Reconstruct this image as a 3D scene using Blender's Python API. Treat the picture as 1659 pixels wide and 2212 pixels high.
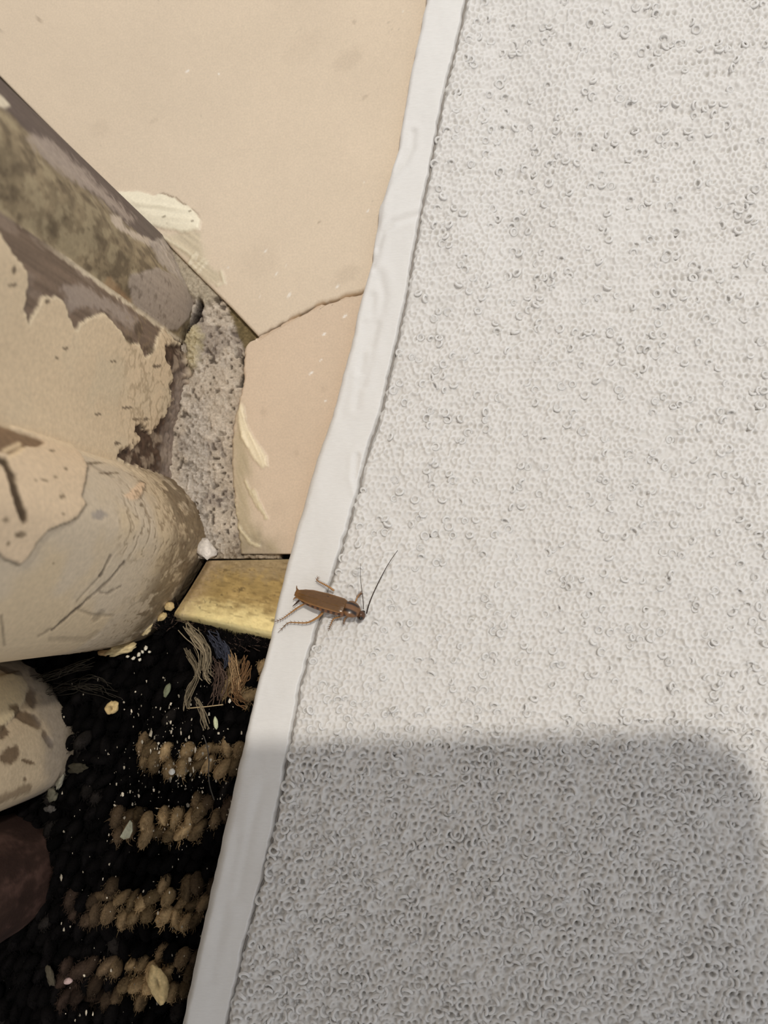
import bpy, math, random
import numpy as np
from mathutils import Matrix, Vector

# ------------------------------------------------------------------ clear
for o in list(bpy.data.objects):
    bpy.data.objects.remove(o, do_unlink=True)
scene = bpy.context.scene
COL = scene.collection
S = 0.001                      # all sizes below are written in millimetres
RNG = np.random.default_rng(7)
random.seed(7)

# ------------------------------------------------------------------ camera
IMG_W, IMG_H = 1659.0, 2212.0
FPX = 2000.0                   # focal length in picture pixels
CXP, CYP = IMG_W / 2, IMG_H / 2
NADIR = (1160.0, 1285.0)       # where the plumb line under the lens meets the floor
HCAM = 160.0                   # lens height above the tile, mm
down = np.array([(NADIR[0] - CXP) / FPX, -(NADIR[1] - CYP) / FPX, -1.0])
Zc = -down / np.linalg.norm(down)
Xc = np.array([1.0, 0, 0]); Xc -= Xc.dot(Zc) * Zc; Xc /= np.linalg.norm(Xc)
Yc = np.cross(Zc, Xc)
RM = np.stack([Xc, Yc, Zc])    # camera axes -> world
CPOS = np.array([0.0, 0.0, HCAM])
cam_d = bpy.data.cameras.new('camera')
cam_d.sensor_fit = 'HORIZONTAL'; cam_d.sensor_width = 36.0
cam_d.lens = 36.0 * FPX / IMG_W
cam_d.clip_start = 0.002; cam_d.clip_end = 20
cam_d.dof.use_dof = True
cam_d.dof.focus_distance = 0.157
cam_d.dof.aperture_fstop = 30.0
cam = bpy.data.objects.new('camera', cam_d); COL.objects.link(cam)
m4 = Matrix.Identity(4)
for i in range(3):
    for j in range(3):
        m4[i][j] = RM[i, j]
m4.translation = Vector(CPOS * S)
cam.matrix_world = m4
scene.camera = cam

# ------------------------------------------------------------------ world, lamp, exposure
world = bpy.data.worlds.new('room_light'); scene.world = world
world.use_nodes = True
bg = world.node_tree.nodes['Background']
bg.inputs[0].default_value = (0.97, 0.97, 0.99, 1)
bg.inputs[1].default_value = 0.64
LAMP = np.array([330.0, 290.0, 1300.0])
ld = bpy.data.lights.new('room_lamp', 'POINT')
ld.energy = 35.0; ld.color = (1.0, 0.94, 0.85); ld.shadow_soft_size = 0.016
lo = bpy.data.objects.new('room_lamp', ld); COL.objects.link(lo)
lo.location = Vector(LAMP * S)
scene.view_settings.view_transform = 'Standard'
scene.view_settings.look = 'None'
scene.view_settings.gamma = 1.0
scene.view_settings.use_curve_mapping = False
scene.view_settings.exposure = 0.0

# ------------------------------------------------------------------ measuring helpers
def P(px, py, z=0.0):
    """photo position -> point (mm) on the level plane at height z"""
    px = np.asarray(px, float); py = np.asarray(py, float); z = np.asarray(z, float)
    px, py, z = np.broadcast_arrays(px, py, z)
    d = np.stack([(px - CXP) / FPX, -(py - CYP) / FPX, -np.ones_like(px)], -1) @ RM.T
    t = (z - HCAM) / d[..., 2]
    return CPOS + d * t[..., None]

def proj(V):
    d = (V - CPOS) @ RM
    return CXP + FPX * d[..., 0] / -d[..., 2], CYP - FPX * d[..., 1] / -d[..., 2]

def lin(r, g, b):
    c = np.array([r, g, b], float) / 255
    return np.where(c <= 0.04045, c / 12.92, ((c + 0.055) / 1.055) ** 2.4)

def _hash(ix, iy, seed):
    h = (ix.astype(np.int64) * 374761393 + iy.astype(np.int64) * 668265263 + seed * 974711) & 0xffffffff
    h = ((h ^ (h >> 13)) * 1274126177) & 0xffffffff
    return ((h ^ (h >> 16)) & 0xffff) / 65535.0

def vnoise(x, y, seed=0):
    x = np.asarray(x, float); y = np.asarray(y, float)
    ix, iy = np.floor(x), np.floor(y); fx, fy = x - ix, y - iy
    fx = fx * fx * (3 - 2 * fx); fy = fy * fy * (3 - 2 * fy)
    a = _hash(ix, iy, seed); b = _hash(ix + 1, iy, seed); c = _hash(ix, iy + 1, seed); d = _hash(ix + 1, iy + 1, seed)
    return (a + (b - a) * fx) * (1 - fy) + (c + (d - c) * fx) * fy

def fbm(x, y, seed=0, octv=4):
    s = 0; a = 0.5; t = 0
    for k in range(octv):
        s = s + a * vnoise(x * 2 ** k, y * 2 ** k, seed + 17 * k); t += a; a *= 0.55
    return s / t                       # 0..1

def sstep(a, b, x):
    t = np.clip((x - a) / (b - a), 0, 1); return t * t * (3 - 2 * t)

def sdf(poly, X, Y):
    poly = np.asarray(poly, float); X = np.asarray(X, float); Y = np.asarray(Y, float)
    d = np.full(X.shape, 1e18); ins = np.zeros(X.shape, bool); n = len(poly)
    for i in range(n):
        ax, ay = poly[i]; bx, by = poly[(i + 1) % n]
        ex, ey = bx - ax, by - ay
        t = np.clip(((X - ax) * ex + (Y - ay) * ey) / max(ex * ex + ey * ey, 1e-9), 0, 1)
        d = np.minimum(d, (X - ax - t * ex) ** 2 + (Y - ay - t * ey) ** 2)
        cnd = (ay > Y) != (by > Y)
        with np.errstate(divide='ignore', invalid='ignore'):
            xi = ax + (Y - ay) / (by - ay) * ex if by != ay else np.full(X.shape, 1e18)
        ins ^= cnd & (X < xi)
    d = np.sqrt(d)
    return np.where(ins, -d, d)

def ldist(line, X, Y):
    line = np.asarray(line, float); d = np.full(np.shape(X), 1e18)
    for i in range(len(line) - 1):
        ax, ay = line[i]; ex, ey = line[i + 1] - line[i]
        t = np.clip(((X - ax) * ex + (Y - ay) * ey) / max(ex * ex + ey * ey, 1e-9), 0, 1)
        d = np.minimum(d, (X - ax - t * ex) ** 2 + (Y - ay - t * ey) ** 2)
    return np.sqrt(d)

def resample(pts, step=None, n=None):
    pts = np.asarray(pts, float)
    L = np.r_[0, np.cumsum(np.linalg.norm(np.diff(pts, axis=0), axis=1))]
    if n is None: n = max(2, int(L[-1] / step) + 1)
    t = np.linspace(0, L[-1], n)
    return np.stack([np.interp(t, L, pts[:, k]) for k in range(pts.shape[1])], 1)

def chaikin(p, n=2):
    p = np.asarray(p, float)
    for _ in range(n):
        q = np.empty((2 * len(p) - 2, p.shape[1]))
        q[0::2] = p[:-1] * .75 + p[1:] * .25; q[1::2] = p[:-1] * .25 + p[1:] * .75
        p = np.vstack([p[:1], q, p[-1:]])
    return p

# ------------------------------------------------------------------ mesh helpers
def make_mesh(name, V, faces, col=None, smooth=True, extra=None):
    """V (n,3) mm; faces: int array (m,4)/(m,3) or list of arrays of such"""
    if not isinstance(faces, list): faces = [faces]
    faces = [np.asarray(f, np.int32) for f in faces if len(f)]
    me = bpy.data.meshes.new(name)
    V = np.asarray(V, np.float32)
    me.vertices.add(len(V)); me.vertices.foreach_set('co', (V * S).ravel())
    loops = np.concatenate([f.ravel() for f in faces])
    tot = np.concatenate([np.full(len(f), f.shape[1], np.int32) for f in faces])
    start = np.r_[0, np.cumsum(tot)[:-1]].astype(np.int32)
    me.loops.add(len(loops)); me.loops.foreach_set('vertex_index', loops.astype(np.int32))
    me.polygons.add(len(tot)); me.polygons.foreach_set('loop_start', start)
    me.polygons.foreach_set('loop_total', tot)
    me.update(calc_edges=True)
    me.polygons.foreach_set('use_smooth', np.full(len(tot), smooth, bool))
    if col is not None:
        c = np.ones((len(V), 4), np.float32); c[:, :3] = np.clip(col, 0, 1)
        at = me.attributes.new('Col', 'FLOAT_COLOR', 'POINT'); at.data.foreach_set('color', c.ravel())
    me.validate()
    return me

def link(name, me, mt, parent=None, origin=None):
    """origin in mm: the mesh is given in world mm and re-based on it"""
    o = bpy.data.objects.new(name, me); COL.objects.link(o)
    if me is not None and mt is not None: me.materials.append(mt)
    if parent is not None: o.parent = parent
    if origin is not None:
        v = Vector(np.asarray(origin, float) * S)
        me.transform(Matrix.Translation(-v)); o.location = v
    return o

def empty(name, loc):
    o = bpy.data.objects.new(name, None); COL.objects.link(o)
    o.empty_display_size = 0.005; o.location = Vector(np.asarray(loc, float) * S)
    return o

def child(name, me, mt, parent):
    """mesh in world mm under an unrotated parent"""
    me.transform(Matrix.Translation(-parent.location))
    return link(name, me, mt, parent)

def tag(o, label=None, cat=None, group=None, kind=None):
    if label: o['label'] = label
    if cat: o['category'] = cat
    if group: o['group'] = group
    if kind: o['kind'] = kind
    return o

def grid_faces(nr, nc, off=0):
    i = np.arange(nr - 1)[:, None] * nc + np.arange(nc - 1)[None]
    return np.stack([i, i + 1, i + nc + 1, i + nc], -1).reshape(-1, 4) + off

def solid_grid(V, zlow, col=None):
    """heightfield grid (nr,nc,3) closed with a skirt down to zlow and a base; returns V,faces,col"""
    nr, nc = V.shape[:2]
    top = V.reshape(-1, 3)
    per = np.r_[np.arange(nc), np.arange(1, nr) * nc + nc - 1,
                (nr - 1) * nc + np.arange(nc - 2, -1, -1), np.arange(nr - 2, 0, -1) * nc]
    low = top[per].copy(); low[:, 2] = zlow
    n0 = len(top); m = len(per); k = np.arange(m)
    side = np.stack([per, per[(k + 1) % m], n0 + (k + 1) % m, n0 + k], 1)
    base = n0 + k[None, :]
    # orientation: choose so that the top faces up
    f = grid_faces(nr, nc)
    a, b, c = top[f[0][0]], top[f[0][1]], top[f[0][3]]
    if np.cross(b - a, c - a)[2] < 0:
        f = f[:, ::-1]
    else:
        side = side[:, ::-1]; base = base[:, ::-1]
    C2 = None
    if col is not None:
        cc = col.reshape(-1, 3); C2 = np.vstack([cc, cc[per]])
    return np.vstack([top, low]), [f, side, base], C2

def coons(T, B, L, R):
    """T,B (nu,k) ; L,R (nv,k) -> (nv,nu,k)"""
    nu, nv = len(T), len(L)
    u = np.linspace(0, 1, nu)[None, :, None]; v = np.linspace(0, 1, nv)[:, None, None]
    return ((1 - v) * T[None] + v * B[None] + (1 - u) * L[:, None] + u * R[:, None]
            - ((1 - u) * (1 - v) * T[0] + u * (1 - v) * T[-1] + (1 - u) * v * B[0] + u * v * B[-1]))

def tubes(paths, rad, sides=5, closed=False, caps=False):
    """paths (N,K,3), rad (N,K) or scalar -> V, quads"""
    paths = np.asarray(paths, float); N, K = paths.shape[:2]
    rad = np.broadcast_to(np.asarray(rad, float), (N, K))
    if closed:
        T = np.roll(paths, -1, 1) - np.roll(paths, 1, 1)
    else:
        T = np.gradient(paths, axis=1)
    T /= np.linalg.norm(T, axis=-1, keepdims=True) + 1e-12
    ref = np.zeros((N, 1, 3)); mean = np.abs(T).mean(1)
    ref[np.arange(N), 0, np.argmin(mean, 1)] = 1
    A = np.cross(T, ref); A /= np.linalg.norm(A, axis=-1, keepdims=True) + 1e-12
    Bv = np.cross(T, A)
    th = np.arange(sides) * 2 * np.pi / sides
    V = paths[:, :, None] + rad[:, :, None, None] * (np.cos(th)[None, None, :, None] * A[:, :, None] + np.sin(th)[None, None, :, None] * Bv[:, :, None])
    kk = K if closed else K - 1
    n = np.arange(N)[:, None, None] * K * sides
    i = np.arange(kk)[None, :, None]; j = np.arange(sides)[None, None]
    i2 = (i + 1) % K; j2 = (j + 1) % sides
    q = np.stack([n + i * sides + j, n + i2 * sides + j, n + i2 * sides + j2, n + i * sides + j2], -1).reshape(-1, 4)
    out = [q]
    if caps and not closed:
        c0 = (np.arange(N) * K * sides)[:, None] + np.arange(sides)[None]
        c1 = c0[:, ::-1] + (K - 1) * sides
        out += [c0, c1]
    return V.reshape(-1, 3), out

class Bag:
    def __init__(s): s.V = []; s.F = []; s.C = []; s.n = 0
    def add(s, V, F, col):
        V = np.asarray(V, float); s.V.append(V)
        for f in (F if isinstance(F, list) else [F]): s.F.append(np.asarray(f) + s.n)
        s.C.append(np.broadcast_to(np.asarray(col, float), V.shape)); s.n += len(V)
    def mesh(s, name, smooth=True):
        return make_mesh(name, np.vstack(s.V), s.F, np.vstack(s.C), smooth)

def ico(sub):
    import bmesh
    bm = bmesh.new(); bmesh.ops.create_icosphere(bm, subdivisions=sub, radius=1)
    V = np.array([v.co[:] for v in bm.verts]); F = np.array([[v.index for v in f.verts] for f in bm.faces])
    bm.free(); return V, F
ICO = {k: ico(k) for k in (1, 2, 3)}

# ------------------------------------------------------------------ materials
def mat(name, color=None, rough=0.7, metal=0.0, spec=0.3, var=0.0, vscale=900, bump=0.0, bscale=2500,
        stretch=(1, 1, 1), sheen=0.0, coat=0.0, bump2=0.0, b2scale=600, sss=0.0, sssr=1.0):
    m = bpy.data.materials.new(name); m.use_nodes = True
    nt = m.node_tree; N = nt.nodes; L = nt.links
    b = N['Principled BSDF']
    b.inputs['Roughness'].default_value = rough; b.inputs['Metallic'].default_value = metal
    b.inputs['Specular IOR Level'].default_value = spec
    b.inputs['Sheen Weight'].default_value = sheen; b.inputs['Coat Weight'].default_value = coat
    if sss > 0:
        b.inputs['Subsurface Weight'].default_value = sss; b.inputs['Subsurface Radius'].default_value = (1, 1, 1)
        b.inputs['Subsurface Scale'].default_value = sssr * S
    tc = N.new('ShaderNodeTexCoord'); mp = N.new('ShaderNodeMapping'); mp.inputs['Scale'].default_value = stretch
    L.new(tc.outputs['Object'], mp.inputs['Vector'])
    if color is None:
        at = N.new('ShaderNodeAttribute'); at.attribute_name = 'Col'; src = at.outputs['Color']
    else:
        rg = N.new('ShaderNodeRGB'); rg.outputs[0].default_value = (*color, 1); src = rg.outputs[0]
    nz = N.new('ShaderNodeTexNoise'); nz.inputs['Scale'].default_value = vscale; nz.inputs['Detail'].default_value = 5
    L.new(mp.outputs[0], nz.inputs['Vector'])
    mr = N.new('ShaderNodeMapRange'); mr.inputs[1].default_value = 0.25; mr.inputs[2].default_value = 0.75
    mr.inputs[3].default_value = 1 - var; mr.inputs[4].default_value = 1 + var * 0.6
    L.new(nz.outputs[0], mr.inputs[0])
    mx = N.new('ShaderNodeVectorMath'); mx.operation = 'SCALE'
    L.new(src, mx.inputs[0]); L.new(mr.outputs[0], mx.inputs['Scale'])
    L.new(mx.outputs[0], b.inputs['Base Color'])
    if bump > 0:
        nb = N.new('ShaderNodeTexNoise'); nb.inputs['Scale'].default_value = bscale; nb.inputs['Detail'].default_value = 4
        L.new(mp.outputs[0], nb.inputs['Vector'])
        bp = N.new('ShaderNodeBump'); bp.inputs['Strength'].default_value = 1.0; bp.inputs['Distance'].default_value = bump * S
        L.new(nb.outputs[0], bp.inputs['Height']); last = bp
        if bump2 > 0:
            n2 = N.new('ShaderNodeTexNoise'); n2.inputs['Scale'].default_value = b2scale; n2.inputs['Detail'].default_value = 3
            L.new(mp.outputs[0], n2.inputs['Vector'])
            b2 = N.new('ShaderNodeBump'); b2.inputs['Distance'].default_value = bump2 * S
            L.new(n2.outputs[0], b2.inputs['Height']); L.new(bp.outputs[0], b2.inputs['Normal']); last = b2
        L.new(last.outputs[0], b.inputs['Normal'])
    return m

M = {
    'tile': mat('glazed_tile', rough=0.42, spec=0.35, var=0.09, vscale=2600, bump=0.014, bscale=2600),
    'mortar': mat('rough_mortar', rough=0.9, spec=0.2, var=0.30, vscale=2600, bump=0.10, bscale=2800, bump2=0.12, b2scale=1100),
    'screed': mat('dirty_screed', lin(96, 86, 66) * 0.9, rough=0.9, var=0.4, vscale=1800, bump=0.15, bscale=2000),
    'paint': mat('old_trim_paint', rough=0.6, spec=0.25, var=0.14, vscale=1500, bump=0.05, bscale=1600),
    'brass': mat('worn_brass', rough=0.40, metal=0.5, spec=0.5, var=0.12, vscale=700, bump=0.07, bscale=420, stretch=(0.55, 1.8, 1), bump2=0.03, b2scale=1600),
    'carpet': mat('carpet_fibre', rough=0.95, spec=0.05, var=0.35, vscale=2500),
    'backing': mat('carpet_backing', lin(14, 13, 13), rough=1.0, spec=0.02, var=0.4, vscale=1500, bump=0.2, bscale=1500),
    'terry': mat('white_terry', (0.755, 0.738, 0.712), rough=0.95, spec=0.03, var=0.03, vscale=300, bump=0.03, bscale=3500, sss=0.5, sssr=0.7),
    'hem': mat('white_hem_weave', (0.80, 0.785, 0.76), rough=0.9, spec=0.06, var=0.03, vscale=2600, bump=0.05, bscale=2600, stretch=(0.35, 1.6, 1), sss=0.5, sssr=0.8),
    'thread': mat('seam_thread', (0.36, 0.33, 0.30), rough=0.9, spec=0.05),
    'roach': mat('roach_cuticle', rough=0.35, spec=0.5, var=0.18, vscale=1500, bump=0.01, bscale=6000),
    'wing': mat('roach_wing', rough=0.30, spec=0.5, var=0.15, vscale=1800, bump=0.012, bscale=3000, coat=0.15),
    'crumb': mat('crumb', rough=0.9, spec=0.1, var=0.25, vscale=1800, bump=0.12, bscale=2500),
    'wall': mat('wall_paint', lin(205, 192, 170), rough=0.8, var=0.05, vscale=60, bump=0.1, bscale=300),
    'phone': mat('phone_case', lin(30, 30, 33), rough=0.5, spec=0.4, var=0.05, vscale=300),
    'lens': mat('phone_lens', lin(12, 12, 18), rough=0.1, spec=0.6),
}

# ------------------------------------------------------------------ floor: screed, mortar, tiles
CRACK = [(558, 727), (585, 710), (622, 690), (655, 672), (690, 655), (722, 645), (752, 636), (778, 630),
         (850, 612), (1000, 582), (1300, 530), (1700, 470), (2050, 420)]
LEFTCUT = [(-420, -245), (-200, -30), (0, 165), (150, 318), (250, 415), (335, 500), (440, 606), (500, 665), (558, 727)]
SM = P(-420, 2700)

pl = np.array([P(-600, -1250)[:2], P(2150, -1250)[:2], P(2150, 1207)[:2], P(-600, 1207)[:2]])
V = np.array([[*p, z] for z in (-6.0, -14.0) for p in pl])
F = np.array([[0, 3, 2, 1], [4, 5, 6, 7], [0, 1, 5, 4], [1, 2, 6, 5], [2, 3, 7, 6], [3, 0, 4, 7]])
sub = np.array([P(-900, -1300)[:2], P(2300, -1300)[:2], P(2300, 2900)[:2], P(-900, 2900)[:2]])
V = np.vstack([V, np.array([[*p, z] for z in (-14.0, -24.0) for p in sub])]); F = np.vstack([F, F + 8])
floor = link('floor', make_mesh('floor', V, F, smooth=False), M['screed'])
tag(floor, 'beige tiled floor with grey mortar patch beside the door frame', 'floor', kind='structure')

def tile_colour(X, Y, base, seed):
    n = fbm(X / 160, Y / 160, seed, 3)[..., None]; n2 = fbm(X / 9, Y / 9, seed + 5, 3)[..., None]
    c = base * (0.955 + 0.09 * n) * (0.965 + 0.07 * n2)
    sp = vnoise(X / 7, Y / 7, seed + 9) * vnoise(X / 31, Y / 31, seed + 3)
    return c * (1 - 0.20 * sstep(0.80, 0.9, sp))[..., None]

def lerp(c, col, m):
    return c + (np.asarray(col) - c) * np.clip(m, 0, 1)[..., None]

# --- upper tile
xs = np.r_[np.linspace(-420, 200, 60), np.linspace(203, 600, 135), np.linspace(603, 1000, 133), np.linspace(1030, 2050, 18)]
bot = np.array(LEFTCUT + CRACK[1:])
jit = (vnoise(xs / 11, xs * 0, 3) - .5) * 5 * (xs > 560) + (vnoise(xs / 5, xs * 0, 31) - .5) * 2.5 * (xs > 560)
yb = np.interp(xs, bot[:, 0], bot[:, 1]) + jit
v = np.r_[np.linspace(0, .57, 12), np.linspace(.58, 1, 185)]
ytop = np.full_like(xs, -1200.0); ytop = np.minimum(ytop, yb - 150)
Yp = ytop[None] + (yb - ytop)[None] * v[:, None]
Xp = np.broadcast_to(xs[None], Yp.shape)
V = P(Xp, Yp, 0.0)
col = tile_colour(Xp, Yp, lin(220, 202, 178), 40)
z = np.zeros_like(Xp)
edge = np.minimum(yb[None] - Yp, 40)
z -= 0.35 * (1 - sstep(0, 5, edge)) ** 2
# white caulk smear with trowel ridges
SME = [(235, 412), (300, 414), (330, 422), (352, 418), (380, 432), (420, 455), (436, 475), (430, 495), (405, 503), (372, 498), (340, 492), (320, 490)]
d = sdf(SME, Xp, Yp) + (fbm(Xp / 14, Yp / 14, 8) - .5) * 9
mk = 1 - sstep(-3, 2, d)
ridge = fbm((Xp + Yp * .5) / 150, (Yp - Xp * 0.12) / 9, 12, 3)
z += mk * (0.22 + 0.55 * ridge * sstep(0, 26, -d) + 0.15)
col = lerp(col, lin(246, 236, 210) * (0.86 + 0.2 * ridge)[..., None], mk)
rimd = np.exp(-((d - 1.5) / 2.0) ** 2) * sstep(300, 345, Xp) * sstep(490, 440, Yp) * sstep(.35, .6, vnoise(Xp / 22, Yp / 22, 4)); col = lerp(col, lin(122, 102, 78), rimd * .8)
for (a, b, r) in ((358, 472, 5), (364, 484, 3), (411, 458, 4), (418, 480, 5), (395, 470, 2.5)):
    dd = np.hypot((Xp - a), (Yp - b) * 1.6) + (vnoise(Xp / 3, Yp / 3, 5) - .5) * 3
    col = lerp(col, lin(125, 110, 88), (1 - sstep(r * .5, r, dd)) * .8)
# thin translucent smear below it
SM2 = [(335, 500), (435, 500), (452, 560), (480, 590), (487, 610), (470, 618), (440, 606), (380, 545)]
d = sdf(SM2, Xp, Yp) + (fbm(Xp / 20, Yp / 20, 9) - .5) * 22
mk = (1 - sstep(-14, 6, d))
scr = fbm((Xp * .8 + Yp * .6) / 70, (Yp * .8 - Xp * .6) / 5, 15, 3)
col = lerp(col, lin(206, 192, 164) * (0.72 + .5 * scr)[..., None], mk * .85); z += mk * 0.16 * scr
for ln in ([(402, 580), (420, 552)], [(398, 596), (418, 575)], [(415, 585), (440, 560)], [(425, 590), (446, 566)], [(340, 505), (405, 545), (420, 560)],
           [(395, 600), (404, 578), (425, 548)], [(478, 585), (485, 612), (470, 616)]):
    mm = 1 - sstep(1.5, 4.5, ldist(ln, Xp, Yp)); col = lerp(col, lin(224, 212, 184), mm * .8); z += mm * .25
LINT_GLINTS = [(405, 153, 9, 3), (472, 160, 4, 2), (573, 543, 7, 2.5), (598, 592, 8, 3), (492, 580, 6, 2.5), (625, 637, 11, 4), (729, 618, 8, 4), (795, 455, 6, 3), (785, 395, 4, 2),
        (745, 683, 12, 4), (700, 722, 10, 4), (672, 806, 11, 4), (703, 866, 7, 3), (693, 778, 8, 2), (870, 24, 4, 2), (618, 575, 4, 2), (560, 640, 5, 2)]
def lint(col, X, Y):  # pale lint specks, their glints painted into the tile colour
    for (a, b, l, w) in LINT_GLINTS:
        u1 = (X - a) * .78 - (Y - b) * .62; u2 = (X - a) * .62 + (Y - b) * .78
        col = lerp(col, (.95, .92, .86), .75 * (1 - sstep(.4, 1.1, np.hypot(u1 / (l * .7), u2 / (w * .7)))))
    return col
col = lint(col, Xp, Yp)
# small smudges on the glaze
for (a, b, rx, ry, s) in ((85, 42, 12, 6, .4), (790, 208, 13, 4, .22), (765, 48, 6, 5, .25), (750, 130, 40, 24, .10), (215, 280, 26, 22, .07),
                          (560, 560, 50, 40, .05), (690, 480, 4, 3, .4), (655, 100, 60, 30, .05), (745, 595, 40, 20, .12), (330, 262, 14, 5, .12)):
    t = 0.6
    u1 = (Xp - a) * math.cos(t) - (Yp - b) * math.sin(t); u2 = (Xp - a) * math.sin(t) + (Yp - b) * math.cos(t)
    dd = np.hypot(u1 / rx, u2 / ry) + (fbm(Xp / 6, Yp / 6, 77) - .5) * .9
    col = lerp(col, lin(120, 98, 76), (1 - sstep(.5, 1.1, dd)) * s)
V[..., 2] += z
vv, ff, cc = solid_grid(V, -6.0, col)
tag(link('tile', make_mesh('tile', vv, ff, cc), M['tile'], floor), 'larger beige tile above the crack')

# --- lower tile
GAP = 6
T = resample(np.array([(553, 736)] + [(x, y + GAP) for x, y in CRACK[1:]]), n=2000)
u = np.r_[np.linspace(0, .17, 120), np.linspace(.175, .30, 24)[1:], np.linspace(.31, 1, 14)]
jx = (vnoise(T[:, 0] / 11, T[:, 0] * 0, 3) - .5) * 5 + (vnoise(T[:, 0] / 5, T[:, 0] * 0, 31) - .5) * 2.5
T[:, 1] += jx
idx = (u * 1999).astype(int); T2 = T[idx]
Lc = chaikin([(553, 736), (527, 746), (528, 800), (521, 850), (506, 900), (500, 960), (503, 1050), (512, 1120), (520, 1196)], 2)
L2 = resample(Lc, n=190); L2[:, 0] += (fbm(L2[:, 1] / 10, L2[:, 1] * 0, 55) - .5) * 7
B2 = np.stack([520 + (2050 - 520) * (T2[:, 0] - T2[0, 0]) / (T2[-1, 0] - T2[0, 0]), np.full(len(u), 1196.0)], 1)
R2 = resample(np.array([T2[-1], B2[-1]]), n=190); L2[0] = T2[0]; L2[-1] = B2[0]
uu = (T2[:, 0] - T2[0, 0]) / (T2[-1, 0] - T2[0, 0])
vvv = np.linspace(0, 1, 190)
U = uu[None, :, None]; W = vvv[:, None, None]
G = ((1 - W) * T2[None] + W * B2[None] + (1 - U) * L2[:, None] + U * R2[:, None]
     - ((1 - U) * (1 - W) * T2[0] + U * (1 - W) * T2[-1] + (1 - U) * W * B2[0] + U * W * B2[-1]))
Xp, Yp = G[..., 0], G[..., 1]
V = P(Xp, Yp, 0.0)
col = tile_colour(Xp, Yp, lin(215, 193, 168), 90)
z = np.zeros_like(Xp)
# mortar film dragged over the glaze, with scraper scratches
FILM = [(495, 860), (522, 868), (545, 940), (560, 1010), (555, 1080), (580, 1150), (625, 1200), (480, 1200)]
d = sdf(FILM, Xp, Yp) + (fbm(Xp / 22, Yp / 40, 19) - .5) * 34
mk = 1 - sstep(-38, 8, d)
scr = fbm((Xp * .85 - Yp * .35) / 6, (Yp * .85 + Xp * .35) / 90, 25, 3)
col = lerp(col, lin(176, 160, 128) * (.8 + .4 * scr)[..., None], mk * .8); z += mk * .12 * scr
lowd = sstep(1120, 1200, Yp + (fbm(Xp / 14, Yp / 14, 6) - .5) * 50) * sstep(640, 560, Xp)
col = lerp(col, lin(138, 124, 98) * (.7 + .6 * fbm(Xp / 5, Yp / 5, 61))[..., None], lowd * .65)
# raised pale scrape
SC = [(518, 866), (528, 880), (534, 920), (556, 955), (578, 985), (580, 1008), (566, 1012), (545, 990), (520, 945), (512, 900)]
d = sdf(SC, Xp, Yp) + (fbm(Xp / 9, Yp / 9, 29) - .5) * 6
mk = 1 - sstep(-5, 2, d)
col = lerp(col, lin(238, 222, 188) * (.86 + .26 * scr)[..., None], mk * .85); z += mk * (.12 + .3 * scr)
for ln in ([(502, 1115), (520, 1145), (540, 1170), (560, 1180)], [(505, 1080), (512, 1120)], [(530, 1040), (560, 1100)], [(548, 1060), (575, 1120)]):
    mm = 1 - sstep(1.5, 5, ldist(ln, Xp, Yp) + (vnoise(Xp / 5, Yp / 5, 3) - .5) * 3); col = lerp(col, lin(214, 198, 162), mm * .8); z += mm * .2
for (a, b, r, s) in ((570, 890, 12, .15), (700, 840, 10, .12), (640, 980, 8, .15), (600, 1100, 30, .08)):
    col = lerp(col, lin(130, 108, 84), (1 - sstep(.3, 1.1, np.hypot(Xp - a, Yp - b) / r + (fbm(Xp / 5, Yp / 5, 7) - .5))) * s)
col = lint(col, Xp, Yp)
edge = np.minimum(ldist(CRACK, Xp, Yp - GAP), np.abs(Xp - L2[:, :1]))
z -= .3 * (1 - sstep(0, 5, edge)) ** 2
V[..., 2] += z
vv, ff, cc = solid_grid(V, -6.0, col)
tag(link('tile', make_mesh('tile', vv, ff, cc), M['tile'], floor), 'smaller beige tile below the crack')

# --- mortar patch between frame and tiles
gx = np.linspace(300, 600, 150); gy = np.linspace(470, 1206, 330)
Xp, Yp = np.meshgrid(gx, gy)
n1 = fbm(Xp / 22, Yp / 22, 101, 5); n2 = fbm(Xp / 6, Yp / 6, 102, 3)
z = -1.3 + 1.1 * (n1 - .5) * 2 * .7 + .55 * (n2 - .5)
pits = sstep(.70, .82, vnoise(Xp / 6.5, Yp / 6.5, 103) * (.75 + .5 * vnoise(Xp / 40, Yp / 40, 107)))
z -= pits * .7
col = lin(192, 178, 160) * (.80 + .45 * n1 + .25 * (n2 - .5))[..., None]
col = lerp(col, lin(74, 64, 56), pits * .8)
patch = sstep(.52, .68, fbm(Xp / 46, Yp / 60, 105)); col = lerp(col, lin(132, 120, 112), patch * .5)
pale = sstep(.55, .7, fbm(Xp / 30, Yp / 30, 106)); col = lerp(col, lin(212, 200, 184), pale * .5)
# crusty cream lumps below the broken corner
d = sdf([(360, 705), (415, 690), (438, 720), (425, 790), (405, 800), (398, 745)], Xp, Yp) + (n2 - .5) * 16
mk = 1 - sstep(-8, 4, d); z += mk * (1.2 + 1.4 * (n2 - .3)); col = lerp(col, lin(190, 176, 140) * (.75 + .5 * n2)[..., None], mk * .85)
# loose sandy rim along the bottom edge
mk = sstep(1150, 1200, Yp) ; col = lerp(col, lin(170, 155, 134) * (.5 + .9 * n2)[..., None], mk * .7); z += mk * (.3 + 1.0 * (n2 - .5))
# whitish sand on the left middle
d = sdf([(400, 880), (440, 860), (450, 1000), (440, 1080), (470, 1190), (430, 1170), (385, 1060)], Xp, Yp) + (n1 - .5) * 50
mk = 1 - sstep(-18, 14, d); col = lerp(col, lin(192, 182, 170) * (.55 + .85 * n2)[..., None], mk * .7); z += mk * .8 * (n2 - .4)
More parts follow.
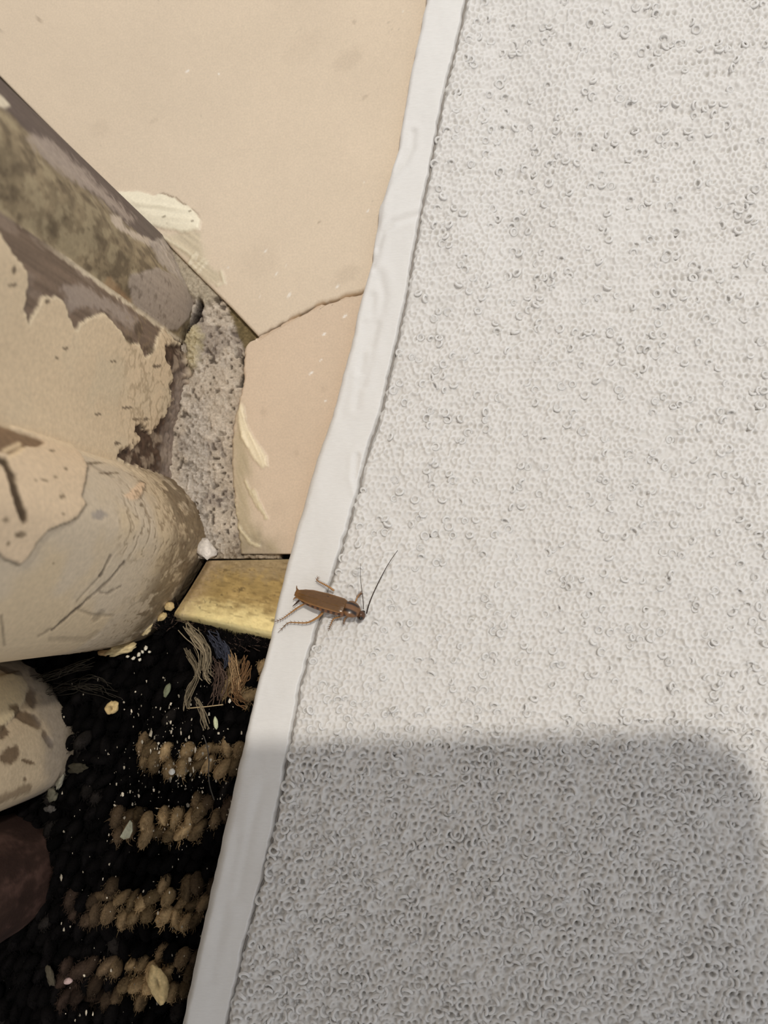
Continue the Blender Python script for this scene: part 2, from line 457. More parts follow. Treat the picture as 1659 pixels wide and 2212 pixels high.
# open recess next to the tile edge, olive dirt on its floor
REC = [(474, 628), (505, 645), (580, 735), (538, 755), (522, 748), (508, 715), (492, 678)]
d = sdf(REC, Xp, Yp) + (n2 - .5) * 12
mk = 1 - sstep(-4, 3, d); z = z * (1 - mk) + mk * (-2.0 + .5 * n2); col = lerp(col, lin(118, 104, 74) * (.6 + .8 * n2)[..., None], mk)
for (a, b) in ((519, 772), (523, 790), (517, 825), (521, 812)):
    dd = np.hypot(Xp - a, (Yp - b) * .6); mk = 1 - sstep(3, 7, dd + (n2 - .5) * 5); z -= mk * 2; col = lerp(col, lin(60, 50, 40), mk)
# groove (torn strip) running from the corner down-left
gr = ldist([(432, 642), (420, 672), (405, 705), (386, 732)], Xp, Yp)
mk = 1 - sstep(5, 9, gr + (n2 - .5) * 4); z -= mk * 2.8; col = lerp(col, lin(52, 42, 38), mk)
# dark cavity next to the frame higher up
d = np.hypot((Xp - 362) / 11, (Yp - 560) / 20) + (n2 - .5) * .9
mk = 1 - sstep(.6, 1.1, d); z -= mk * 2.2; col = lerp(col, lin(40, 34, 30), mk)
# smeared top of the mortar running onto the tile
d = sdf([(345, 515), (400, 545), (440, 600), (475, 632), (440, 660), (400, 640), (370, 600)], Xp, Yp) + (n1 - .5) * 24
mk = 1 - sstep(-12, 4, d); z = z * (1 - mk) + mk * (-.25 + .5 * (n2 - .5)); col = lerp(col, lin(172, 160, 138) * (.75 + .5 * n2)[..., None], mk * .8)
# keep the mortar under the tiles where they lie
und = (sdf([(440, 606), (480, 646), (558, 727), (610, 700), (610, 470), (300, 470), (335, 500)], Xp, Yp) < 3) | (sdf(list(map(tuple, Lc)) + [(700, 1196), (700, 736)], Xp, Yp) < 2)
z = np.where(und, np.minimum(z, -1.0), z)
V = P(Xp, Yp, 0.0); V[..., 2] += z
vv, ff, cc = solid_grid(V, -6.0, col)
tag(link('mortar', make_mesh('mortar', vv, ff, cc), M['mortar'], floor), 'rough grey mortar filling beside the tiles')

# ------------------------------------------------------------------ door frame: three painted posts
def post(name, chain_px, back_px, zbase, painter, step=0.28, zdense=80, label=None, kind='structure', cat='door trim', chk=1, top=2050.0):
    c = P(*np.array(chaikin(chain_px, chk)).T, 0.0)[:, :2]
    c = resample(c, step=step)
    b = P(*np.array(back_px, float).T, 0.0)[:, :2]
    ring = np.vstack([c, b]); nvis = len(c)
    t = np.gradient(ring, axis=0); nrm = np.stack([-t[:, 1], t[:, 0]], 1); nrm /= np.linalg.norm(nrm, axis=1, keepdims=True)
    cen = b.mean(0)
    if ((c.mean(0) - cen) * nrm[:nvis].mean(0)).sum() < 0: nrm = -nrm
    zz = np.r_[np.arange(zbase, zdense, step * 1.1), np.geomspace(zdense + 2, top, 18)]
    V = np.empty((len(zz), len(ring), 3)); V[..., :2] = ring[None]; V[..., 2] = zz[:, None]
    Xp, Yp = proj(V)
    ok = (zz[:, None] < HCAM * .75) & (np.arange(len(ring))[None] < nvis)
    Xp = np.where(ok, Xp, -3000.0); Yp = np.where(ok, Yp, -3000.0)
    arc = np.r_[0, np.cumsum(np.linalg.norm(np.diff(ring, axis=0), axis=1))]
    col, disp = painter(Xp, Yp, np.broadcast_to(arc[None], Xp.shape), V[..., 2])
    disp = np.where(ok, disp, 0)
    V[..., :2] += disp[..., None] * nrm[None]
    nr, nc = Xp.shape
    i = np.arange(nr - 1)[:, None] * nc; j = np.arange(nc)[None]; j2 = (j + 1) % nc
    f = np.stack([i + j, i + j2, i + nc + j2, i + nc + j], -1).reshape(-1, 4)
    ar = ring; area = 0.5 * np.sum(ar[:, 0] * np.roll(ar[:, 1], -1) - np.roll(ar[:, 0], -1) * ar[:, 1])
    capt = ((nr - 1) * nc + np.arange(nc))[None]; capb = np.arange(nc)[None, ::-1]
    if area < 0: f = f[:, ::-1]; capt = capt[:, ::-1]; capb = capb[:, ::-1]
    org = np.array([*ring.mean(0), zbase])
    o = link(name, make_mesh(name, V.reshape(-1, 3), [f, capt, capb], col.reshape(-1, 3)), M['paint'], origin=org)
    if label: tag(o, label, cat, kind=kind)
    return o

VN = 1 / 0.53     # paint colours below were read off upright faces, which get less light than the floor

def paint_jamb(X, Y, A, Z):
    n1 = fbm(A / 3.2, Z / 6, 201, 4); n2 = fbm(A / .9, Z / 1.1, 202, 3); n3 = fbm(A / 9, Z / 14, 203, 3)
    grain = fbm(A / .45, Z / 14, 204, 3)
    disp = np.zeros_like(A)
    # side A: stained olive face, side B: cream paint (split at the arris)
    cream = lin(167, 150, 125) * VN * (.93 + .12 * n3 + .05 * (n2 - .5))[..., None]
    cream = lerp(cream, lin(158, 146, 124) * VN, sstep(.5, .75, fbm(A / 12, Z / 10, 210)) * .5)
    olive = lin(104, 92, 72) * VN * (.45 + 1.0 * n1)[..., None]
    olive = lerp(olive, lin(130, 116, 92) * VN, sstep(.5, .7, fbm(A / 5, Z / 9, 205)) * .5)
    olive = lerp(olive, lin(70, 60, 46) * VN, sstep(.58, .72, n2 * .5 + n1 * .5) * .6)
    arris = [(-600, 20), (0, 458), (150, 560), (300, 668), (402, 740)]
    # signed side of the arris line
    ay = np.interp(X, [p[0] for p in arris], [p[1] for p in arris])
    below = sstep(-3, 3, Y - ay)
    col = olive
    mott = fbm(A / 1.6, Z / 2.6, 231, 4)
    olive = lerp(olive, lin(62, 52, 40) * VN, sstep(.54, .68, mott) * .55); olive = lerp(olive, lin(146, 134, 108) * VN, sstep(.48, .36, mott) * .35)
    col = olive
    # dark band along the far edge A, with plaster streak beside it
    dA = ldist([(-600, -378), (0, 182), (350, 508)], X, Y)
    band = 1 - sstep(30, 40, dA + (n2 - .5) * 10 + (n1 - .5) * 12)
    col = lerp(col, lin(72, 62, 58) * VN * (.75 + .5 * grain)[..., None], band * .95)
    d = sdf([(70, 285), (110, 300), (180, 362), (215, 400), (262, 440), (290, 475), (275, 480), (200, 418), (140, 380), (95, 345), (60, 300)], X, Y) + (n2 - .5) * 26
    col = lerp(col, lin(134, 122, 112) * VN * (.8 + .4 * n2)[..., None], (1 - sstep(-10, 6, d)) * .85)
    d = sdf([(238, 462), (262, 468), (270, 490), (330, 520), (322, 532), (262, 500), (238, 478)], X, Y) + (n2 - .5) * 10
    col = lerp(col, lin(150, 138, 124) * VN, 1 - sstep(-4, 3, d))
    d = sdf([(-20, 190), (8, 212), (22, 226), (10, 232), (-20, 222)], X, Y) + (n2 - .5) * 8
    col = lerp(col, lin(176, 166, 146) * VN, 1 - sstep(-3, 3, d))
    # grey scraped corner piece, a little proud
    GP = [(278, 592), (310, 586), (340, 577), (372, 595), (402, 617), (420, 656), (405, 690), (378, 716), (345, 706), (311, 689), (284, 655), (276, 620)]
    d = sdf(GP, X, Y) + (n2 - .5) * 5
    mk = 1 - sstep(-3, 2, d); disp += mk * .25
    gcol = lin(126, 115, 104) * VN * (.85 + .3 * grain)[..., None]
    gcol = lerp(gcol, lin(84, 74, 64) * VN, sstep(.6, .75, n2) * .6)
    col = lerp(col, gcol, mk)
    # foot of the far corner: crumbly grey plaster
    d = sdf([(320, 520), (352, 512), (392, 560), (430, 640), (404, 622), (375, 598), (345, 570)], X, Y) + (n2 - .5) * 12
    mk = 1 - sstep(-6, 3, d); col = lerp(col, lin(140, 130, 120) * VN * (.6 + .8 * n2)[..., None], mk * .85); disp += mk * .5 * (n2 - .3)
    col = lerp(col, lin(128, 100, 72) * VN, (1 - sstep(4, 16, ldist([(235, 610), (272, 652)], X, Y) + (n2 - .5) * 10)) * .5)
    # ---- side B
    wood = lin(88, 74, 62) * VN * (.60 + .8 * grain)[..., None]
    wood = lerp(wood, lin(118, 104, 92) * VN, sstep(.55, .7, n1) * .5)
    JAG = [(-600, 55), (0, 455), (402, 736), (396, 752), (372, 735), (350, 706), (338, 728), (330, 752), (312, 768), (296, 742), (272, 736), (258, 716),
           (236, 690), (222, 678), (186, 684), (168, 700), (160, 712), (148, 690), (140, 655), (118, 640), (88, 640), (72, 668), (58, 700),
           (50, 668), (56, 612), (54, 585), (30, 556), (14, 530), (0, 508), (-60, 470), (-600, 110)]
    dj = sdf(JAG, X, Y) + (n2 - .5) * 12
    bare = 1 - sstep(-2, 2, dj)
    cb = lerp(cream, wood, bare)
    rim = sstep(7, 2, np.abs(dj)) * (1 - bare); cb = lerp(cb, lin(182, 168, 142) * VN, rim * .5)
    d = sdf([(132, 620), (180, 610), (222, 640), (262, 660), (300, 690), (290, 715), (236, 676), (180, 660), (150, 680)], X, Y) + (n2 - .5) * 24
    cb = lerp(cb, lin(126, 114, 104) * VN, (1 - sstep(-8, 6, d)) * bare * .8)
    dispb = (1 - bare) * .35
    # worn pale arris, with its highlight painted into the colour
    d = np.abs(Y - ay - 4)
    cb = lerp(cb, lin(176, 164, 142) * VN, (1 - sstep(3, 9, d + (n2 - .5) * 12)) * sstep(60, 200, X) * .8)
    # chips and specks in the cream paint
    for (a, b, rx, ry) in ((25, 580, 5, 9), (278, 735, 14, 8), (300, 712, 12, 16), (322, 755, 10, 10), (280, 738, 10, 6), (205, 895, 12, 3), (135, 752, 6, 3), (118, 772, 5, 2),
                           (20, 615, 10, 4), (292, 905, 16, 4), (270, 880, 12, 3), (312, 905, 8, 5), (250, 958, 8, 4), (97, 650, 6, 6), (240, 780, 8, 2), (330, 790, 12, 4)):
        dd = np.hypot((X - a) / rx, (Y - b) / ry) + (n2 - .5) * 1.3
        cb = lerp(cb, lin(66, 54, 42) * VN, (1 - sstep(.6, 1.1, dd)) * .85)
    hair = sstep(.06, .02, np.abs(fbm(A / 2.6, Z / 2.2, 215, 3) - .5)) * sstep(220, 300, X) * sstep(.45, .6, n3 + .1)
    cb = lerp(cb, lin(110, 94, 72) * VN, hair * .5)
    # mouldy broken foot
    MOULD = [(252, 990), (258, 975), (288, 968), (296, 945), (288, 925), (300, 918), (330, 930), (344, 910), (368, 868), (360, 835), (372, 805), (352, 775), (360, 745),
             (400, 738), (412, 900), (400, 1060), (360, 1052), (300, 1015)]
    d = sdf(MOULD, X, Y) + (n2 - .5) * 22 + (n1 - .5) * 20
    mk = 1 - sstep(-4, 3, d)
    mcol = lin(62, 48, 38) * VN * (.35 + 1.2 * n2)[..., None]
    mcol = lerp(mcol, lin(122, 108, 92) * VN, sstep(.52, .66, fbm(A / 1.8, Z / 2.1, 222, 3)) * .8)
    cb = lerp(cb, mcol, mk); dispb = dispb * (1 - mk) + mk * (-.5 + .9 * (n2 - .4))
    # grey mortar dust climbing the foot
    dust = (1 - sstep(1.5, 5.5, Z + (n2 - .5) * 4)) * sstep(740, 850, Y)
    cb = lerp(cb, lin(120, 108, 98) * VN * (.6 + .8 * n2)[..., None], dust * .7)
    col = lerp(col, cb, below); disp = disp * (1 - below) + dispb * below
    return col, disp

post('trim_1', [(352, 508), (380, 565), (404, 622), (411, 658), (399, 705), (386, 733), (397, 760), (405, 800), (395, 835), (383, 890), (367, 970), (368, 1040), (340, 1120)],
     [(0, 1180), (-330, 1180), (-330, 560), (0, 470)], -3.0, paint_jamb,
     label='upper door post face with stained olive side and chipped cream paint')

def paint_casing(X, Y, A, Z):
    n1 = fbm(A / 3.2, Z / 5, 301, 4); n2 = fbm(A / .8, Z / .9, 302, 3); n3 = fbm(A / 10, Z / 12, 303, 3)
    disp = np.zeros_like(A)
    base = lin(160, 144, 119) * VN * (.93 + .12 * n3 + .05 * (n2 - .5))[..., None]
    base = lerp(base, lin(152, 142, 128) * VN, sstep(.42, .62, n3) * .5)
    col = base
    # older paint island with a raised broken rim
    ISL = [(-200, 860), (0, 918), (60, 930), (110, 950), (150, 962), (172, 985), (186, 1008), (180, 1040), (172, 1075), (182, 1090), (165, 1115), (140, 1128), (100, 1142),
           (75, 1170), (58, 1200), (40, 1216), (10, 1205), (-10, 1190), (-200, 1150)]
    d = sdf(ISL, X, Y) + (n2 - .5) * 5
    mk = 1 - sstep(-2, 2, d); disp += mk * .45
    col = lerp(col, lin(170, 151, 126) * VN * (.93 + .14 * n1)[..., None], mk)
    rim = np.exp(-((d - 3) / 3.0) ** 2) * sstep(985, 1010, Y)
    col = lerp(col, lin(70, 58, 44) * VN, rim * .75)
    # brown bare spot at the edge
    d = sdf([(-80, 905), (10, 920), (50, 938), (96, 956), (78, 970), (50, 968), (30, 985), (-80, 970)], X, Y) + (n2 - .5) * 8
    mk = 1 - sstep(-3, 2, d); col = lerp(col, lin(98, 78, 58) * VN * (.7 + .6 * n2)[..., None], mk); disp -= mk * .4
    d = ldist([(-60, 985), (5, 1000), (18, 1030), (30, 1080), (48, 1118)], X, Y) + (n2 - .5) * 10
    mk = 1 - sstep(6, 11, d); col = lerp(col, lin(66, 52, 36) * VN * (.6 + .7 * n2)[..., None], mk); disp -= mk * .35
    for ln in ([(8, 975), (40, 960)], [(15, 992), (44, 972)]):
        col = lerp(col, lin(180, 160, 130) * VN, (1 - sstep(3, 7, ldist(ln, X, Y))) * .8)
    for (a, b, rx, ry) in ((40, 1150, 12, 6), (28, 1152, 7, 5), (112, 1034, 6, 4), (137, 1017, 5, 3), (5, 1120, 10, 8), (12, 1170, 6, 6), (128, 1075, 6, 5), (130, 1110, 5, 3),
                           (85, 1040, 20, 2), (107, 978, 7, 3), (115, 1217, 4, 3), (305, 1090, 6, 5), (200, 1000, 30, 3), (232, 1022, 24, 3)):
        dd = np.hypot((X - a) / rx, (Y - b) / ry) + (n2 - .5) * 1.2
        col = lerp(col, lin(78, 64, 46) * VN, (1 - sstep(.6, 1.1, dd)) * .8)
    # grey scuff
    dd = np.hypot((X - 214) / 20, (Y - 1112) / 13) + (n2 - .5) * .8
    col = lerp(col, lin(112, 106, 102) * VN, (1 - sstep(.6, 1.1, dd)) * .7)
    # pale pink chip group
    d = sdf([(280, 1062), (302, 1040), (312, 1046), (302, 1075), (285, 1082), (268, 1072)], X, Y) + (n2 - .5) * 5
    mk = 1 - sstep(-2, 2, d); col = lerp(col, lin(176, 150, 122) * VN, mk * .8); disp += mk * .2
    col = lerp(col, lin(74, 60, 46) * VN, np.exp(-((d - 2) / 2.2) ** 2) * sstep(290, 305, X) * .8)
    # crackle lines
    hair = sstep(.05, .015, np.abs(fbm(A / 3.0, Z / 2.0, 315, 3) - .5)) * sstep(235, 290, X) * (1 - sstep(1180, 1240, Y))
    col = lerp(col, lin(92, 76, 56) * VN, hair * .65); disp -= hair * .15
    # scratches
    for ln, w, s in (([(240, 1200), (216, 1246)], 3, .8), ([(268, 1214), (238, 1252), (170, 1312), (112, 1362)], 2.4, .9), ([(215, 1246), (165, 1300)], 2, .5),
                     ([(262, 1266), (232, 1282), (218, 1280)], 2, .7), ([(110, 1358), (84, 1375)], 3, .4), ([(165, 1316), (200, 1328), (226, 1330), (245, 1330)], 3, .35),
                     ([(205, 1340), (222, 1322)], 7, .4), ([(110, 1382), (190, 1382), (210, 1368)], 7, .25), ([(4, 1330), (10, 1395)], 3, .5), ([(190, 1000), (245, 1030)], 3, .4)):
        mk = 1 - sstep(w * .5, w + 1.5, ldist(ln, X, Y) + (n2 - .5) * 4.5)
        col = lerp(col, lin(62, 52, 42) * VN, mk * s * (.35 + .9 * n1)); disp -= mk * .12
    # pale highlight painted along the upper arris
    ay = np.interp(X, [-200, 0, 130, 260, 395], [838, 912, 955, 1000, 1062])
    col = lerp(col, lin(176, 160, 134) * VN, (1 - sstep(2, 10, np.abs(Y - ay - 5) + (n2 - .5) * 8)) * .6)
    # mould and dirt at the foot, with contact shade painted in
    n4 = fbm(A / 2.2, Z / 3.2, 341, 5)
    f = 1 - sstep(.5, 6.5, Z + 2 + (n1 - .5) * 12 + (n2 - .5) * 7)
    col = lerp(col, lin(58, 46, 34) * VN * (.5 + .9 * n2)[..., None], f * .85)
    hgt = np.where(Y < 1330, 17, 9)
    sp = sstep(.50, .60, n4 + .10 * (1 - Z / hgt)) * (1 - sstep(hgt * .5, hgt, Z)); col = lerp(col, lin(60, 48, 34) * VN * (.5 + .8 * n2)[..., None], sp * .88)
    grime_shade = (1 - sstep(3, 26, Z + (n1 - .5) * 12)); col = lerp(col, lin(126, 110, 86) * VN, grime_shade * .45)
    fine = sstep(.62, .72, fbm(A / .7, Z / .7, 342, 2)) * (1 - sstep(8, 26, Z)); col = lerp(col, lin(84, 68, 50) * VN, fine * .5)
    disp += (n2 - .5) * .25 * (1 - sstep(4, 14, Z))
    return col, disp

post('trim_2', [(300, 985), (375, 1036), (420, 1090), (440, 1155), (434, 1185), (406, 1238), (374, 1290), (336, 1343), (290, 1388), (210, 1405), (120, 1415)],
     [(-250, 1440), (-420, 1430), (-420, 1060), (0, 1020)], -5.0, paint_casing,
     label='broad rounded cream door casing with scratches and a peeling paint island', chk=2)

def paint_low(X, Y, A, Z):
    n1 = fbm(A / 3.2, Z / 5, 401, 4); n2 = fbm(A / .8, Z / .9, 402, 3)
    disp = np.zeros_like(A)
    col = lin(156, 140, 116) * VN * (.85 + .25 * n1)[..., None]
    d = sdf([(-200, 1500), (0, 1462), (40, 1450), (56, 1480), (52, 1510), (30, 1545), (0, 1578), (-200, 1640)], X, Y) + (n2 - .5) * 5
    mk = 1 - sstep(-2, 2, d); disp += mk * .5; col = lerp(col, lin(166, 152, 124) * VN, mk)
    for (a, b, rx, ry, t) in ((20, 1634, 26, 20, .6), (102, 1596, 8, 28, .5), (58, 1552, 44, 14, -.5), (68, 1508, 14, 24, 0), (5, 1580, 16, 16, 0), (62, 1646, 16, 5, -.3), (55, 1684, 4, 6, 0),
                              (20, 1450, 30, 8, -.4), (75, 1455, 10, 20, .3)):
        u1 = (X - a) * math.cos(t) - (Y - b) * math.sin(t); u2 = (X - a) * math.sin(t) + (Y - b) * math.cos(t)
        dd = np.hypot(u1 / rx, u2 / ry) + (n1 - .5) * .9 + (n2 - .5) * .5
        mk = 1 - sstep(.75, 1.1, dd); col = lerp(col, lin(74, 58, 42) * VN * (.8 + .5 * n2)[..., None], mk * .85); disp -= mk * .12
    low = 1 - sstep(2, 9, Z + (n1 - .5) * 8); col = lerp(col, lin(120, 112, 104) * VN * (.6 + .6 * n2)[..., None], low * .6)
    d = ldist([(-60, 1755), (0, 1728), (60, 1702)], X, Y); col = lerp(col, lin(70, 52, 34) * VN, (1 - sstep(4, 14, d + (n2 - .5) * 12)) * .6)
    return col, disp

post('trim_3', [(30, 1425), (70, 1450), (108, 1510), (134, 1570), (132, 1640), (124, 1688), (90, 1715), (20, 1745)],
     [(-250, 1790), (-420, 1760), (-420, 1440), (-100, 1415)], -5.0, paint_low, step=.35,
     label='lower cream door casing edge with round brown paint-loss spots', chk=2)

def paint_dark(X, Y, A, Z):
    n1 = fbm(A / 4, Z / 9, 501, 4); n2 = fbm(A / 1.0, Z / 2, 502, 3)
    col = lin(44, 31, 26) * VN * (.45 + .9 * n1)[..., None]  # brown wood, darkened by the shade put into its colour
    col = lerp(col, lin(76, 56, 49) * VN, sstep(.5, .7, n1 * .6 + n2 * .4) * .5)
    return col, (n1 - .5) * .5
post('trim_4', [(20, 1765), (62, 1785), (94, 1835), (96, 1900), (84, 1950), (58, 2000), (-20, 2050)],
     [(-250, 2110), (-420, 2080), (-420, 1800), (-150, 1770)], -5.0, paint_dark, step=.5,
     label='dark brown bare wooden post standing on the carpet, shade painted into its colour', chk=2)

# wall the frame is fixed to
x0 = P(-420, 1200)[0]; 
def box(a, b):
    (x0, y0, z0), (x1, y1, z1) = a, b
    V = np.array([[x, y, z] for z in (z0, z1) for y in (y0, y1) for x in (x0, x1)], float)
    return V, np.array([[0, 2, 3, 1], [4, 5, 7, 6], [0, 1, 5, 4], [2, 6, 7, 3], [0, 4, 6, 2], [1, 3, 7, 5]])
yw0, yw1 = P(0, 2200)[1], P(0, 560)[1]
V, F = box((x0 - 90, yw0 - 60, -14), (x0 - 0.5, yw1, 2050))
tag(link('wall_left', make_mesh('wall_left', V, F, smooth=False), M['wall'], origin=(x0 - 45, (yw0 + yw1) / 2, -14)), 'cream painted wall behind the door frame', 'wall', kind='structure')

# ------------------------------------------------------------------ brass threshold strip
nu, nv = 260, 60
Tt = resample(np.array([(444, 1212), (620, 1207), (2050, 1200)]), n=nu); Bt = resample(np.array([(372, 1345), (560, 1408), (700, 1412), (2050, 1400)]), n=nu)
ub = np.linspace(0, 1, nu) ** 2.2
Tt = resample(np.array([(446, 1211), (620, 1208), (2050, 1200)]), n=4000)[(ub * 3999).astype(int)]
Bt = resample(np.array([(366, 1345), (580, 1398), (2050, 1402)]), n=4000)[(ub * 3999).astype(int)]
vb = np.linspace(0, 1, nv)[:, None, None]
G = Tt[None] * (1 - vb) + Bt[None] * vb
Xp, Yp = G[..., 0], G[..., 1]
vb = np.broadcast_to(vb[..., 0], Xp.shape)
z = .15 + .3 * vb + .5 * np.clip((vb - .42) / .4, 0, 1) ** 1.6 - 4.2 * np.clip((vb - .82) / .18, 0, 1) ** 1.8
z += .10 * (fbm(Xp / 26, Yp / 9, 601, 3) - .5) + .10 * (fbm(Xp / 60, Yp / 30, 602, 3) - .5)
z -= .5 * (1 - sstep(0, .012, ub))[None] ** 2
V = P(Xp, Yp, 0.0); V[..., 2] += z
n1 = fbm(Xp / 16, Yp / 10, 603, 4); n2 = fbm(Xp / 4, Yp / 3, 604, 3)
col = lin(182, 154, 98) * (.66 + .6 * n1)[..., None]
lip_shine = sstep(.48, .82, vb + (n1 - .5) * .3); col = lerp(col, lin(252, 232, 168) * (.85 + .3 * n2)[..., None], lip_shine)  # highlight of the front lip painted as paler brass
gr = (1 - sstep(.08, .30, vb + (n1 - .5) * .3)); col = lerp(col, lin(168, 148, 116) * (.6 + .6 * n2)[..., None], gr * .75)
dirt = sstep(.62, .74, n1 * .6 + n2 * .4); col = lerp(col, lin(88, 70, 44), dirt * .7)
scr_ = sstep(.60, .68, fbm(Xp / 34 + Yp / 30, Yp / 3.5 - Xp / 16, 609, 3)); col = lerp(col, lin(108, 86, 52), scr_ * .35 * (vb < .75))
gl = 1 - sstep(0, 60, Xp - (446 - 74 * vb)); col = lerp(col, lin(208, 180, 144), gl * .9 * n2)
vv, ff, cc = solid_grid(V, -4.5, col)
org = P(600, 1300)
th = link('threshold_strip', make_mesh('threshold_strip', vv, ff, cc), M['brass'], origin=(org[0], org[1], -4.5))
tag(th, 'scratched brass threshold strip between beige tile and black carpet', 'threshold strip')

# ------------------------------------------------------------------ carpet
cp0 = P(-420, 1400); cp1 = P(2050, 2700)
carpet = empty('carpet', (P(350, 1800)[0], P(350, 1800)[1], -14))
tag(carpet, 'worn black carpet with tan tufts in the lower left corner', 'carpet')
yfront = P(600, 1385)[1]
V, F = box((cp0[0], P(400, 2700)[1], -14), (cp1[0], yfront, -5.2))
V2, F2 = box((cp0[0], yfront, -14), (P(372, 1330)[0], P(300, 1225)[1], -5.2))
bg_ = Bag(); bg_.add(V, F, (0, 0, 0)); bg_.add(V2, F2, (0, 0, 0))
child('backing', bg_.mesh('backing', False), M['backing'], carpet)

TAN = lin(198, 168, 124); BLK = lin(17, 15, 15); GREY = lin(58, 53, 50); BRN = lin(98, 80, 70)
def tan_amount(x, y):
    """how tan the yarn is at a photo position: woven stripes, shade of the post painted in as brown to the left"""
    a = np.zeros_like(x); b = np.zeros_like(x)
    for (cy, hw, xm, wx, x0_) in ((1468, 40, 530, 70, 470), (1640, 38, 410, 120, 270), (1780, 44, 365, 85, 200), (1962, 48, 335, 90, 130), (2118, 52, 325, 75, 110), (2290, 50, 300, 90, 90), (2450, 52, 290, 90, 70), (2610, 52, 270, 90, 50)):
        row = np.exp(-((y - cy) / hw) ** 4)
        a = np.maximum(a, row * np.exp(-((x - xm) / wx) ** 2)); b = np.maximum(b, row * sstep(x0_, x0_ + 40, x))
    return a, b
bag = Bag(); fib = Bag()
sx, sy = 2.35, 3.0
ca, cb_ = P(-120, 1320), P(640, 2680)
pts = []
y = ca[1] - 0.5; r = 0
while y > cb_[1]:
    x = cb_[0] + (0.5 * sx if r % 2 else 0)
    while x > ca[0]:
        pts.append((x + random.uniform(-.6, .6), y + random.uniform(-.9, .9))); x -= sx
    y -= sy; r += 1
pts = np.array(pts); px, py = proj(np.c_[pts, np.full(len(pts), -1.5)])
keep = (sdf([(366, 1345), (580, 1398), (2050, 1402), (2050, 1200), (446, 1211)], px, py) > -14) & (py > 1310)
keep &= sdf([(440, 1165), (428, 1225), (398, 1280), (352, 1335), (300, 1385), (120, 1415), (-200, 1440), (-200, 1000)], px, py) > 2
keep &= sdf([(30, 1425), (108, 1510), (134, 1570), (130, 1650), (124, 1688), (20, 1745), (-200, 1800), (-200, 1425)], px, py) > -4
keep &= sdf([(20, 1765), (94, 1835), (96, 1900), (58, 2000), (-20, 2050), (-200, 2100), (-200, 1765)], px, py) > -4
pts = pts[keep]; px = px[keep]; py = py[keep]
iv, if_ = ICO[2]
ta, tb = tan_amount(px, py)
fpaths = []; fcols = []; frad = []
for k in range(len(pts)):
    t = tb[k]
    if t > .35:
        base = (BRN * .38 * (1 - ta[k]) + TAN * ta[k]) * RNG.uniform(.3, 1.15)  # brown ends of the stripes carry painted shade
    else:
        base = BLK * (.4 + .8 * RNG.random())
    if t < .3 and RNG.random() < .08: base = GREY * (.25 + .4 * RNG.random())
    if RNG.random() < .16: base = BLK * .8
    hz = -1.6 + .9 * t * (t > .35) + RNG.normal(0, .55)
    rx, ry, rz = 1.0 + .35 * RNG.random(), 1.7 + .9 * RNG.random(), 2.2
    q = iv * np.array([rx, ry, rz]); q *= (1 + .28 * (fbm(iv[:, 0] * 3 + k, iv[:, 1] * 3 + iv[:, 2] * 2, k, 2) - .5))[:, None]
    an = RNG.normal(-.45, .35); c, s_ = math.cos(an), math.sin(an)
    q = np.c_[q[:, 0] * c - q[:, 1] * s_, q[:, 0] * s_ + q[:, 1] * c, q[:, 2]]
    q += [pts[k, 0], pts[k, 1], hz - rz]
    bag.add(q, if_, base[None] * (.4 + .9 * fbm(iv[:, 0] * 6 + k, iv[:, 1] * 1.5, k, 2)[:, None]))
    nf = 52 if py[k] < 2240 else 14
    th_ = RNG.random(nf) * 2 * np.pi; rr = np.sqrt(RNG.random(nf)) * .92
    st = np.c_[pts[k, 0] + rr * np.cos(th_) * rx, pts[k, 1] + rr * np.sin(th_) * ry, hz - 1.1 * rr ** 2 - .2]
    dr = np.c_[np.cos(th_) * rr * .2 + RNG.normal(-.15, .3, nf), np.sin(th_) * rr * .2 - .55 + RNG.normal(0, .3, nf), .05 + .2 * RNG.random(nf)]
    ln = (.6 + .6 * RNG.random(nf))[:, None]
    mid = st + dr * ln * .55 + RNG.normal(0, .08, (nf, 3)); end = st + dr * ln + RNG.normal(0, .18, (nf, 3)) - [0, 0, .2]
    fpaths.append(np.stack([st, mid, end], 1)); frad.append(np.tile([[.06, .05, .025]], (nf, 1)))
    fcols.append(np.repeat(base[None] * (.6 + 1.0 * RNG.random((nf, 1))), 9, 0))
child('tufts', bag.mesh('tufts'), M['carpet'], carpet)['kind'] = 'stuff'
V, F = tubes(np.vstack(fpaths), np.vstack(frad), 3)
ob = child('pile_fibres', make_mesh('pile_fibres', V, F, np.vstack(fcols)), M['carpet'], carpet); ob['kind'] = 'stuff'

# black frayed edge of the carpet lapping over the brass
bag = Bag()
edge_line = resample(np.array([(352, 1345), (385, 1312), (410, 1322), (440, 1335), (462, 1356), (490, 1372), (515, 1388), (540, 1372), (575, 1380), (600, 1385)]), n=260)
pp = []; cc_ = []
for k in range(1500):
    e = edge_line[RNG.integers(260)] + RNG.normal(0, 6, 2) + [0, 7]
    a = P(e[0], e[1] + 6, -1.4); th_ = RNG.normal(1.9, .7); L_ = RNG.uniform(.8, 2.2)
    d_ = np.array([math.cos(th_), math.sin(th_), 0]) * L_
    pp.append([a, a + d_ * .5 + [0, 0, .9], a + d_ + [0, 0, 1.0 + RNG.normal(0, .25)]])
    cc_.append(BLK * (.5 + 1.2 * RNG.random()) if RNG.random() < .9 else BRN * .7)
V, F = tubes(np.array(pp), np.array([[.09, .08, .04]]), 4); bag.add(V, F, np.repeat(np.array(cc_), 12, 0))
child('frayed_edge', bag.mesh('frayed_edge'), M['carpet'], carpet)['kind'] = 'stuff'

